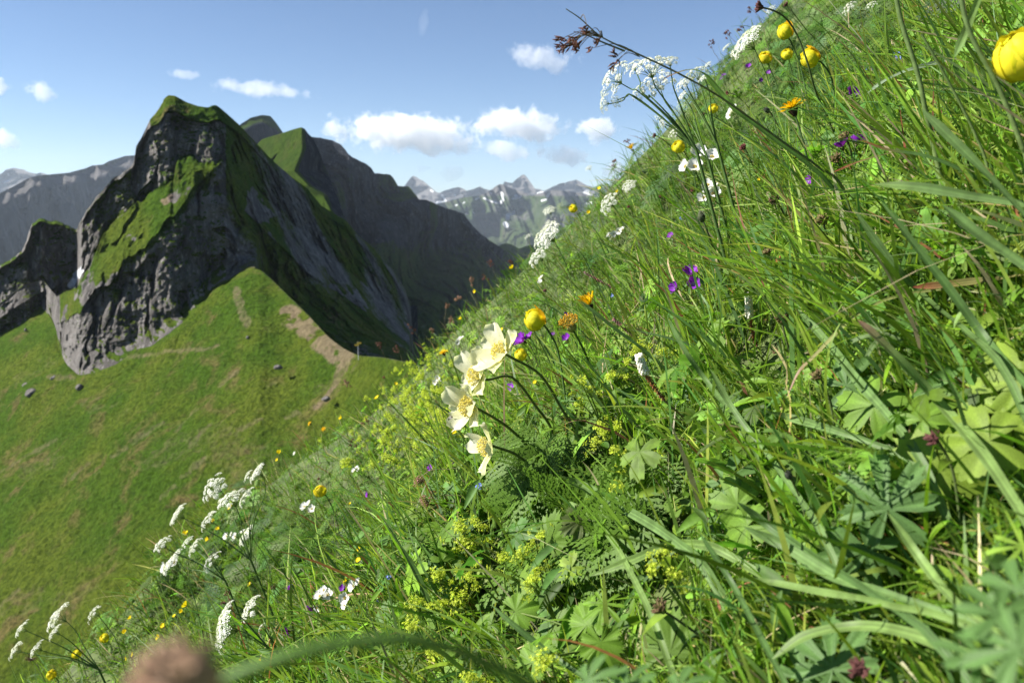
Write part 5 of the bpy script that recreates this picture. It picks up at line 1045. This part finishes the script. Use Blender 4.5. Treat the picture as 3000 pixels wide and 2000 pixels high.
for pts, D, ty, lab in [([(1436, 765), (1448, 800), (1475, 850)], 3.6, 0, 'reddish brown rush tip against the dark ridge, near the meadow edge'), ([(1418, 812), (1440, 840), (1460, 880)], 3.6, 0, 'brown rush tip left of and below the first, against the dark ridge'), ([(1497, 764), (1510, 800), (1520, 830)], 3.6, 0, 'brown rush tip beside a yellow buttercup on the meadow edge'), ([(1381, 820), (1388, 860), (1400, 890)], 3.4, 1, 'thin straw grass spike against the dark ridge'),
                        ([(1205, 958), (1225, 990), (1245, 1040)], 3.2, 0, 'reddish rush tip standing over the dark valley'), ([(1112, 1008), (1120, 1030), (1135, 1065)], 3.3, 0, 'reddish rush tip right of the signpost'), ([(1164, 1016), (1175, 1045), (1185, 1080)], 3.2, 0, 'reddish rush tip between signpost and dark valley'), ([(1336, 874), (1375, 885), (1392, 915)], 3., 1, 'nodding pale grass plume on the meadow edge'), ([(1310, 893), (1305, 920), (1308, 960)], 3., 1, 'slim nodding grass plume left of the pale one'), ([(1320, 940), (1330, 960), (1340, 985)], 2.8, 1, 'fluffy grey-brown plume just under the nodding ones'), ([(1266, 966), (1272, 990), (1280, 1020)], 2.8, 1, 'straw grass spike left above the hawkbit on the edge'),
                        ([(1798, 468), (1800, 505), (1803, 540)], 3.6, 0, 'dark branched rush in the sky over the flat slope umbel'), ([(1838, 410), (1848, 440), (1870, 470)], 3.2, 0, 'purplish rush tip in the sky left of the dark seed head'), ([(2191, 23), (2215, 40), (2235, 80)], 2.8, 0, 'dark rush tip in the sky left of the tall bowed seed head'), ([(2130, 100), (2150, 120), (2170, 150)], 3., 0, 'thin dark rush left of the broad skyline umbel'), ([(2167, 84), (2180, 95), (2195, 110)], 3.1, 0, 'thin dark rush touching the broad skyline umbel'), ([(2081, 122), (2092, 155), (2110, 190)], 3., 0, 'tall thin rush alone in the sky right of the lacy umbels'),
                        ([(1012, 1124), (1040, 1135), (1080, 1190), (1120, 1290)], 2., 1, 'pinkish feathery grass plume against the path on the saddle'), ([(1038, 1303), (1060, 1340), (1095, 1425)], 1.9, 0, 'brown rush tip in the grass above the larger buttercup'), ([(1074, 1234), (1110, 1250), (1150, 1300)], 2.0, 0, 'brown rush tip right of the edge hawkbits'), ([(664, 1755), (678, 1780), (690, 1840)], 1.35, 0, 'dark red rush over the dense edge-on umbel'), ([(90, 1930), (105, 1945), (130, 1990)], 1.7, 1, 'pinkish grass plume at the bottom left corner'), ([(1222, 1408), (1260, 1378), (1310, 1375), (1350, 1390)], 1.15, 1, 'nodding brome-like grass ear left of the lowest pasqueflower'), ([(1242, 1466), (1265, 1455), (1310, 1450), (1370, 1465)], 1.15, 1, 'second nodding grass ear below the first')]:
    D = fit(pts[0][0], pts[0][1], D, .05, .5); Q = [at(float(a), float(c), D) for a, c in pts]; root = root_of(Q[-1], UPG); th_ = thing('seeding_grass', lab, 'grass', root, 'seeding grasses and rushes'); stem(th_, [root] + Q[::-1], [.0009, .0007, .0004], (.10, .13, .04), (.20, .14, .08), 4, 14)
    for k in range(7 if ty == 0 else 11):
        s = rng.random(); i = rng.random() ** 1.5 * .45; P = Q[0] * (1 - i) + Q[1] * i + nrand(3) * (.006 if ty == 0 else .004); part('spikelet', SPK if ty == 0 else SPK2, th_, P, facing(norm(Q[0] - Q[1]), .5), rng.uniform(.6, 1.0) * max(1, D / 2.2), 0)
# ---------------------------------------------------------------- broad single blades
def blade_thing(pts, D, wpx, col, col2, lab, tip=.15, kind='grass_blade', normal=None, fold=.25, n=34):
    Dv = np.linspace(D[0], D[1], len(pts)); pa = np.array(pts, float); _, gD = ground_hit(pa[:, 0], pa[:, 1]); Dv = np.minimum(Dv, np.nan_to_num(gD, nan=9) * .84 - .02); Dv = smooth(Dv, 1) if len(Dv) > 6 else Dv
    Q = spline([at(float(a), float(b), d) for (a, b), d in zip(pts, Dv)], n); tl = norm(Q[-1] - Q[-4]); g_ = norm(tl - UPG * .7); root = root_of(Q[-1], -g_); ln = np.linalg.norm(root - Q[-1]); ext = spline([Q[-1], Q[-1] + tl * ln * .35 + (root - Q[-1]) * .12, root], 9)[1:]; C_ = np.concatenate([Q, ext]); m = len(C_)
    tg = norm(np.gradient(C_, axis=0)); nv = norm(np.array(normal if normal else (-.45, -.65, .55))); sd_ = norm(np.cross(tg, nv)); no = np.cross(sd_, tg); s = np.linspace(0, 1, m); wd = wpx * np.mean(Dv) / F * np.minimum(1, (s / tip) ** .7 + .03) * (1 - .35 * s)
    wd = wd * (1 + .10 * np.sin(s * 9 + rng.random() * 6) + .05 * np.sin(s * 23)); tw = .5 * np.sin(s * 4 + rng.random() * 6); sd_, no = sd_ * np.cos(tw)[:, None] + no * np.sin(tw)[:, None], no * np.cos(tw)[:, None] - sd_ * np.sin(tw)[:, None]; av = np.linspace(-1, 1, 9)
    V = C_[:, None] + wd[:, None, None] * (sd_[:, None] * av[None, :, None] / 2 + no[:, None] * (np.abs(av) * fold * .5)[None, :, None]); cc = np.array(col2)[None] * np.clip(1 - s * 3.2, 0, 1)[:, None] + np.array(col)[None] * (1 - np.clip(1 - s * 3.2, 0, 1))[:, None]; cc = cc[:, None] * (1 + .16 * rng.normal(size=9) * np.array([1, 1, 1, 1, 0, 1, 1, 1, 1]) + .3 * (np.arange(9) == 4))[None, :, None] * (1 + .15 * rng.normal(size=(m, 1, 1)) * .5)
    protect(C_[:n - 4], wpx * np.mean(Dv) / F * .5)
    mb = MB(); mb.add(V.reshape(-1, 3) - root, grid_faces(m, 9), cc.reshape(-1, 3)); o = obj(kind, mb.mesh(kind, M_GRASS), None, Vector(root)); tag(o, lab, 'grass', 'broad single grass blades'); return o
GB = (.12, .20, .06); GP = (.155, .24, .065); GD = (.08, .15, .04); RD = (.24, .06, .035); PK = (.30, .16, .13)
for a in [([(2262, 1930), (2368, 1860), (2521, 1834), (2674, 1858), (2840, 1925), (2990, 2010)], (.42, .40), 44, GP, GP, 'broad pale blade arching over the bottom right corner'), ([(2513, 937), (2560, 980), (2636, 1055), (2770, 1200), (2880, 1330), (2995, 1500)], (.50, .48), 38, GP, PK, 'long pale blade with pinkish tip slanting down the right side'), ([(2337, 906), (2430, 1010), (2510, 1110), (2586, 1197)], (.72, .75), 30, GB, GB, 'broad green blade left of the long pale pink-tipped one'),
          ([(2245, 1207), (2320, 1225), (2430, 1255), (2521, 1285)], (.60, .62), 26, GB, GB, 'blade lying nearly level, left of the grey lobed leaf'), ([(2157, 1695), (2260, 1706), (2400, 1732), (2529, 1752)], (.48, .47), 26, GP, GP, 'blade lying nearly level above the arched corner blade'), ([(2177, 1541), (2300, 1600), (2444, 1690), (2570, 1730), (2686, 1767)], (.50, .47), 36, GB, GB, 'long broad blade slanting right, above the level blade'), ([(2160, 1470), (2260, 1545), (2400, 1640), (2500, 1700)], (.52, .5), 30, GD, GD, 'dark green blade running beside the long broad slanting one'),
          ([(1644, 1394), (1720, 1430), (1800, 1475), (1900, 1530), (1975, 1580)], (.86, .84), 34, GB, GP, 'broad straight blade under the feathery foliage'), ([(1668, 1468), (1740, 1520), (1800, 1590), (1850, 1680)], (.80, .8), 22, GP, GP, 'pale narrow blade left below the broad straight blade'), ([(1730, 1686), (1851, 1640), (1930, 1605), (1985, 1592), (2080, 1600), (2160, 1640)], (.66, .64), 30, GP, GP, 'pale arched blade crossing yellow-green flowers, lower middle'), ([(2674, 841), (2760, 834), (2860, 824), (2923, 818), (3010, 803)], (.58, .55), 26, (.17, .16, .05), RD, 'blade with a long dark red tip pointing left, right edge'),
          ([(2303, 1170), (2340, 1090), (2383, 1046), (2483, 944), (2560, 893), (2636, 866), (2760, 846), (2840, 850)], (.62, .62), 12, (.18, .20, .06), PK, 'thin pinkish blade curving up across the right slope'), ([(1933, 240), (1975, 218), (2027, 205), (2066, 222), (2117, 280), (2155, 322), (2220, 370)], (.67, .74), 20, GD, RD, 'broad blade bent over with a red tip against the sky'), ([(2797, 168), (2830, 90), (2865, 0), (2890, -80)], (.55, .52), 26, GP, GB, 'upright pale blade at the top right'), ([(2544, 272), (2590, 240), (2647, 212), (2700, 195)], (.95, .95), 20, (.2, .26, .17), (.2, .26, .17), 'grey-green blade lying over the dark leaves, upper right'),
          ([(2520, 410), (2600, 440), (2700, 455), (2800, 490), (2950, 570)], (.62, .6), 16, GD, RD, 'long blade with rusty tip right of the violet pair'), ([(2440, 505), (2530, 470), (2640, 445), (2760, 450)], (.8, .8), 10, (.15, .13, .05), RD, 'thin rusty arching blade below the violet pair'), ([(2560, 540), (2700, 550), (2850, 575), (3010, 600)], (.55, .5), 30, GB, GP, 'long level blade low on the right slope'), ([(2700, 320), (2800, 420), (2900, 520), (3010, 640)], (.5, .47), 30, GB, GB, 'broad blade slanting down to the right edge, upper right'), ([(2500, 610), (2620, 780), (2720, 880), (2820, 960)], (.62, .6), 26, GB, GB, 'broad blade slanting right above the red-tipped one'), ([(2580, 590), (2680, 720), (2790, 860), (2900, 1010), (3010, 1130)], (.55, .5), 30, GD, GB, 'longest dark blade slanting down the right side'), ([(2760, 600), (2860, 680), (2950, 740), (3020, 790)], (.5, .48), 34, GB, GB, 'wide blade slanting to the right edge, above the red tip'), ([(1700, 880), (1800, 960), (1880, 1020), (1960, 1090)], (1.0, 1.0), 12, GD, GB, 'long narrow dark blade behind the leaning bistort'), ([(1955, 930), (2010, 1030), (2080, 1130), (2150, 1220)], (.8, .78), 18, GB, GB, 'blade between the two bistort spikes'), ([(2080, 1080), (2150, 1200), (2250, 1330), (2330, 1440)], (.66, .63), 20, GB, GP, 'long blade running down between bistort and lobed leaves'), ([(1440, 1770), (1520, 1840), (1620, 1920), (1720, 1990)], (.58, .55), 20, GD, GB, 'dark blade crossing the bottom leaves'), ([(2050, 1560), (2140, 1700), (2220, 1850), (2300, 2000)], (.5, .46), 22, GD, GD, 'dark green blade running down to the bottom edge'), ([(2600, 1500), (2700, 1640), (2800, 1760), (2950, 1870)], (.42, .4), 30, GP, GP, 'blurred pale blade left of the near leaf in the bottom right corner')]:
    blade_thing(*a)
# bare stalks at the top right
for pts, D, w_, lab in [([(2618, -60), (2640, 60), (2690, 220), (2712, 325), (2728, 394), (2745, 470)], .62, .0022, 'tall pale green stalk crossing the dark leaves, top right'), ([(2806, -60), (2840, 90), (2923, 249), (2992, 421), (3020, 520)], .5, .0018, 'tall green stalk near the right edge'), ([(2700, 100), (2790, 260), (2860, 400), (2900, 520)], .58, .0012, 'thin brownish stalk between the two tall green ones')]:
    Q = [at(float(a), float(b), D * (1 + .01 * i)) for i, (a, b) in enumerate(pts)]; root = root_of(Q[-1], UPG); th_ = thing('flower_stalk', lab, 'stalk', root, 'bare stalks'); stem(th_, [root] + Q[::-1], [w_, w_ * .8], (.14, .20, .06), (.11, .17, .05), 7, 30)
# ---------------------------------------------------------------- big lobed leaves on the right
for lab, leaves in [('pale yellow-green lobed leaf pair at the right edge', [((2955, 1215, .50), .038, 0, .4, (-.45, -.75, .5)), ((2990, 1120, .52), .034, 0, 2.2, (-.5, -.6, .6)), ((2900, 1290, .50), .030, 0, 3.4, (-.5, -.6, .6))]), ('pale lobed leaf behind the blurred dark red seed head', [((2760, 1370, .48), .034, 0, 3.6, (-.4, -.8, .4)), ((2700, 1230, .52), .028, 2, 1.0, (-.4, -.6, .7))]), ('grey-green deeply cut leaf in the lower right', [((2600, 1490, .46), .036, 1, 1.9, (-.4, -.8, .4)), ((2540, 1610, .47), .03, 1, 4.2, (-.3, -.85, .3))]),
                    ('toothed green leaves left of the grey cut leaf', [((2160, 1480, .62), .028, 2, 2.0, (-.5, -.7, .5)), ((2190, 1540, .6), .026, 2, 4.0, (-.6, -.5, .6)), ((2130, 1410, .64), .03, 1, 1.0, (-.5, -.6, .6))]), ('small toothed leaf under the green seed head, right', [((2480, 1130, .7), .03, 1, .5, (-.4, -.7, .6)), ((2560, 1190, .68), .03, 2, 3., (-.5, -.7, .5))]), ('very near blurred leafy shoot in the bottom right corner', [((2930, 1800, .22), .015, 1, 1.6, (-.2, -.4, .9)), ((2985, 1730, .23), .014, 1, 2.4, (-.6, -.2, .8)), ((2985, 1900, .21), .016, 1, 3.1, (-.7, -.3, .6)), ((2870, 1930, .22), .013, 1, 2.0, (-.1, -.5, .9))]), ('jagged dark leaves at the bottom edge, right of middle', [((2440, 1960, .45), .03, 1, 2., (-.4, -.7, .6)), ((2360, 1990, .46), .026, 1, .5, (-.4, -.7, .6))]), ('blurred near leaf tips at the bottom edge, middle', [((1720, 2000, .30), .013, 1, 1.2, (-.7, -.2, .7)), ((1840, 2010, .3), .012, 1, 1.9, (-.6, -.1, .8)), ((1990, 2015, .3), .012, 1, 1.4, (-.5, -.2, .8))]),
                    ('round toothed leaves low in the middle, sunlit edges', [((1720, 1830, .62), .026, 3, 2., (-.6, -.6, .5)), ((1760, 1880, .6), .025, 3, 5., (-.5, -.7, .5)), ((1510, 1790, .7), .024, 3, .5, (-.3, -.7, .6)), ((1560, 1940, .6), .025, 3, 1.5, (-.6, -.5, .6))])]:
    P0_ = at(float(leaves[0][0][0]), float(leaves[0][0][1]), leaves[0][0][2]); root = root_of(P0_ - UPG * .01 + np.array([.02, .03, 0]), UPG); th_ = thing('lobed_leaf_plant', lab, 'plant', root, 'lobed leaf plants')
    for (a, c, d), sz, ty, roll, nv in leaves:
        _, gD = ground_hit(np.array([float(a)]), np.array([float(c)])); d = min(d, (gD[0] if gD[0] == gD[0] else 9) * .86); P = at(float(a), float(c), d)
        part('leaf', L_BIG[ty], th_, P, norm(np.array(nv) + .1 * nrand(3)), sz, roll); stem(th_, [root, (root + P) / 2 + UPG * .008, P - norm(np.array(nv)) * .002], [.0011, .0008], GRN, (.16, .22, .05), 5, 9, 'leaf_stalk')
gl = root_of(at(1745., 1720., .78), UPG); th_ = thing('broad_leaf_plant', 'big glowing yellow-green leaf lit from behind, lower middle', 'plant', gl)
for (a, c, d), sz, roll, nv in [((1690, 1700, .76), .05, .55, (-.2, -.75, .6)), ((2010, 1110, .95), .055, 1.0, (-.3, -.8, .4)), ((1560, 1780, .74), .045, 2.6, (-.6, -.5, .5))][:1] + [((1555, 1760, .76), .042, 2.4, (-.6, -.5, .5))]:
    part('leaf', L_SIMPLE, th_, at(float(a), float(c), d), norm(np.array(nv)), sz, roll)
stem(th_, [gl, at(1690., 1700., .765)], [.0014, .001], GRN, None, 5, 8, 'leaf_stalk')
# ---------------------------------------------------------------- blurred arching stalk right under the lens
D = .105; pts = [(560, 2010, 1.0), (640, 1996, 1.0), (760, 1950, 1.), (900, 1905, 1.01), (1050, 1880, 1.03), (1180, 1872, 1.05), (1300, 1893, 1.08), (1420, 1940, 1.12), (1540, 1998, 1.17), (1680, 2100, 1.25), (1860, 2260, 1.4)]
Q = [at(float(a), float(b), D * c) for a, b, c in pts]; root = root_of(Q[-1], norm(np.array([-.62, -.25, .72]))); th_ = thing('nodding_seed_stalk', 'blurred green stalk arching along the bottom edge with a brown nodding head', 'stalk', root)
stem(th_, [root] + Q[::-1], [.00095, .00085, .0008], (.085, .17, .03), (.08, .155, .028), 10, 46); H = at(525., 2040., D * .76); hd = seedhead(160, .0042, (.30, .19, .12), (.36, .24, .16), -.8); part('nodding_head', hd, th_, H, norm(np.array([-.85, -.1, -.1])), 1.0)
# ---------------------------------------------------------------- signpost and boulders on the saddle
def flatmat(name, col, rough=.6):
    m = bpy.data.materials.new(name); t = nt(m); out = nd(t, 'ShaderNodeOutputMaterial'); bs = nd(t, 'ShaderNodeBsdfPrincipled'); lk(t, bs.outputs[0], out.inputs[0]); co = nd(t, 'ShaderNodeTexCoord').outputs['Object']
    lk(t, mixc(t, ramp(t, noise(t, co, 6, 5, .7), .3, .7), tuple(x * .75 for x in col), tuple(min(1, x * 1.2) for x in col)), bs.inputs['Base Color']); bs.inputs['Roughness'].default_value = rough; return m
B0 = at(1050., 1041., 109.); sg = thing('signpost', 'yellow hiking signpost on a grey pole at the top of the saddle', 'signpost', B0)
mb = MB(); tube(mb, [(0, 0, -.6), (0, 0, 1.9)], [.055, .055], (1, 1, 1), 8, 4); part('pole', mb.mesh('pole', flatmat('galvanised_pole', (.3, .31, .32), .4)), sg)
ym = flatmat('sign_yellow', (.62, .40, .02), .5)
for k, (z, s) in enumerate(((1.72, 1), (1.45, -1))):
    x = np.array([-.12, .38, .52, .38, -.12]) * s; y = np.array([-.11, -.11, 0, .11, .11]); V = np.concatenate([np.stack([x, np.full(5, d), y + z], 1) for d in (-.09, -.06)]); f = [np.array([[4, 3, 2, 1, 0], [5, 6, 7, 8, 9]]), np.array([[i, (i + 1) % 5, 5 + (i + 1) % 5, 5 + i] for i in range(5)])]
    me_ = mesh('sign_board', V, f, ym, None, False); part('sign_board', me_, sg)
for i, (px, py, w_, h_, lab) in enumerate([(96, 1152, 38, 24, 'dark boulder on the left slope, largest below the crag'), (232, 1134, 20, 14, 'small dark boulder right of the largest one below the crag'), (78, 1128, 22, 12, 'low dark boulder just above the largest one'), (815, 1076, 26, 10, 'flat dark rock in the turf left of the worn path'), (1130, 1066, 34, 16, 'dark rock outcrop on the saddle right of the signpost'), (955, 1168, 24, 12, 'pale rock beside the worn path on the saddle'), (75, 966, 8, 6, 'tiny pale stone high on the left slope'), (725, 988, 8, 6, 'tiny stone on the turf left of the scree'), (160, 1108, 20, 12, 'dark rock against the foot of the crag')]):
    d = float(plane_D(float(px), float(py))); P = at(float(px), float(py), d * .995); s = d / F
    V = BV.copy(); f = BF; 
    for _ in range(2):
        e = {}; Vl = list(V); nf = []
        for a, b, c in f:
            m_ = []
            for p, q in ((a, b), (b, c), (c, a)):
                k_ = (min(p, q), max(p, q))
                if k_ not in e: e[k_] = len(Vl); Vl.append(norm(Vl[p] + Vl[q]))
                m_.append(e[k_])
            nf += [(a, m_[0], m_[2]), (b, m_[1], m_[0]), (c, m_[2], m_[1]), (m_[0], m_[1], m_[2])]
        V = np.array(Vl); f = np.array(nf)
    V = V * (1 + .35 * fbm(V * 1.3 + i * 5, 3, i) + .12 * fbm(V * 4 + i, 2, i))[:, None] * np.array([w_ / 2, (w_ + h_) / 3, h_ / 2 + 2]) * s
    o = obj('boulder', mesh('boulder', V, f, MT_NEAR, {'mask': np.zeros((len(V), 3))}, True), None, Vector(P)); tag(o, lab, 'rock', 'rocks on the saddle')
# ================================================================ turf between the single plants
LEAN = norm(NRM * .50 + UPV * .55)
# fine turf
P, D = sample_ground(72000, near=1.3, dens=1.5, dmin=.3); k = thin(P); P, D = P[k], D[k]
hc = clump(P, 1.3, 5); L = (.085 + .05 * rng.random(len(P))) * (1 + .5 * hc) * np.where(rng.random(len(P)) < .15, 1.7, 1) * np.interp(D, [.3, .8], [.7, 1])
c1 = pick_cols(len(P), GPAL, [30, 28, 18, 14, 7, 2]); c1 *= (1 + .35 * clump(P, .9, 11))[:, None]
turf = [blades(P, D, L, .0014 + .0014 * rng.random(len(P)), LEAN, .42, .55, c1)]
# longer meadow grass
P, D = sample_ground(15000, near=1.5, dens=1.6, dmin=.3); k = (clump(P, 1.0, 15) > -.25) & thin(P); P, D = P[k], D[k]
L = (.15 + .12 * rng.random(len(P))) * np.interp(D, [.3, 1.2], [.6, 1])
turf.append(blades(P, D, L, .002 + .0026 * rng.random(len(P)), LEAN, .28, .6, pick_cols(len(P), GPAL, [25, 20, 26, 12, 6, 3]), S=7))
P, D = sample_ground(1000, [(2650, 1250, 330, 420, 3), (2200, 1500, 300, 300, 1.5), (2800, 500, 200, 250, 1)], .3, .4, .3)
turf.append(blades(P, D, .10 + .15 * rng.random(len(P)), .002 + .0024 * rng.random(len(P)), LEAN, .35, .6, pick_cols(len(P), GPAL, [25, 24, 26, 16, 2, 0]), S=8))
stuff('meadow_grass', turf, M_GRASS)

LPAL = [(.088, .182, .013), (.120, .220, .020), (.070, .150, .026), (.148, .245, .027), (.095, .178, .038)]
YPAL = [(.17, .28, .03), (.21, .31, .045), (.13, .24, .03)]
FB = [(2480, 170, 260, 150, 5), (2330, 330, 170, 110, 3), (2230, 470, 160, 80, 2), (830, 1640, 150, 90, 3), (640, 1800, 110, 90, 1.5), (1640, 760, 160, 70, 1.2), (1800, 640, 120, 90, 1), (1080, 1500, 160, 100, .7)]
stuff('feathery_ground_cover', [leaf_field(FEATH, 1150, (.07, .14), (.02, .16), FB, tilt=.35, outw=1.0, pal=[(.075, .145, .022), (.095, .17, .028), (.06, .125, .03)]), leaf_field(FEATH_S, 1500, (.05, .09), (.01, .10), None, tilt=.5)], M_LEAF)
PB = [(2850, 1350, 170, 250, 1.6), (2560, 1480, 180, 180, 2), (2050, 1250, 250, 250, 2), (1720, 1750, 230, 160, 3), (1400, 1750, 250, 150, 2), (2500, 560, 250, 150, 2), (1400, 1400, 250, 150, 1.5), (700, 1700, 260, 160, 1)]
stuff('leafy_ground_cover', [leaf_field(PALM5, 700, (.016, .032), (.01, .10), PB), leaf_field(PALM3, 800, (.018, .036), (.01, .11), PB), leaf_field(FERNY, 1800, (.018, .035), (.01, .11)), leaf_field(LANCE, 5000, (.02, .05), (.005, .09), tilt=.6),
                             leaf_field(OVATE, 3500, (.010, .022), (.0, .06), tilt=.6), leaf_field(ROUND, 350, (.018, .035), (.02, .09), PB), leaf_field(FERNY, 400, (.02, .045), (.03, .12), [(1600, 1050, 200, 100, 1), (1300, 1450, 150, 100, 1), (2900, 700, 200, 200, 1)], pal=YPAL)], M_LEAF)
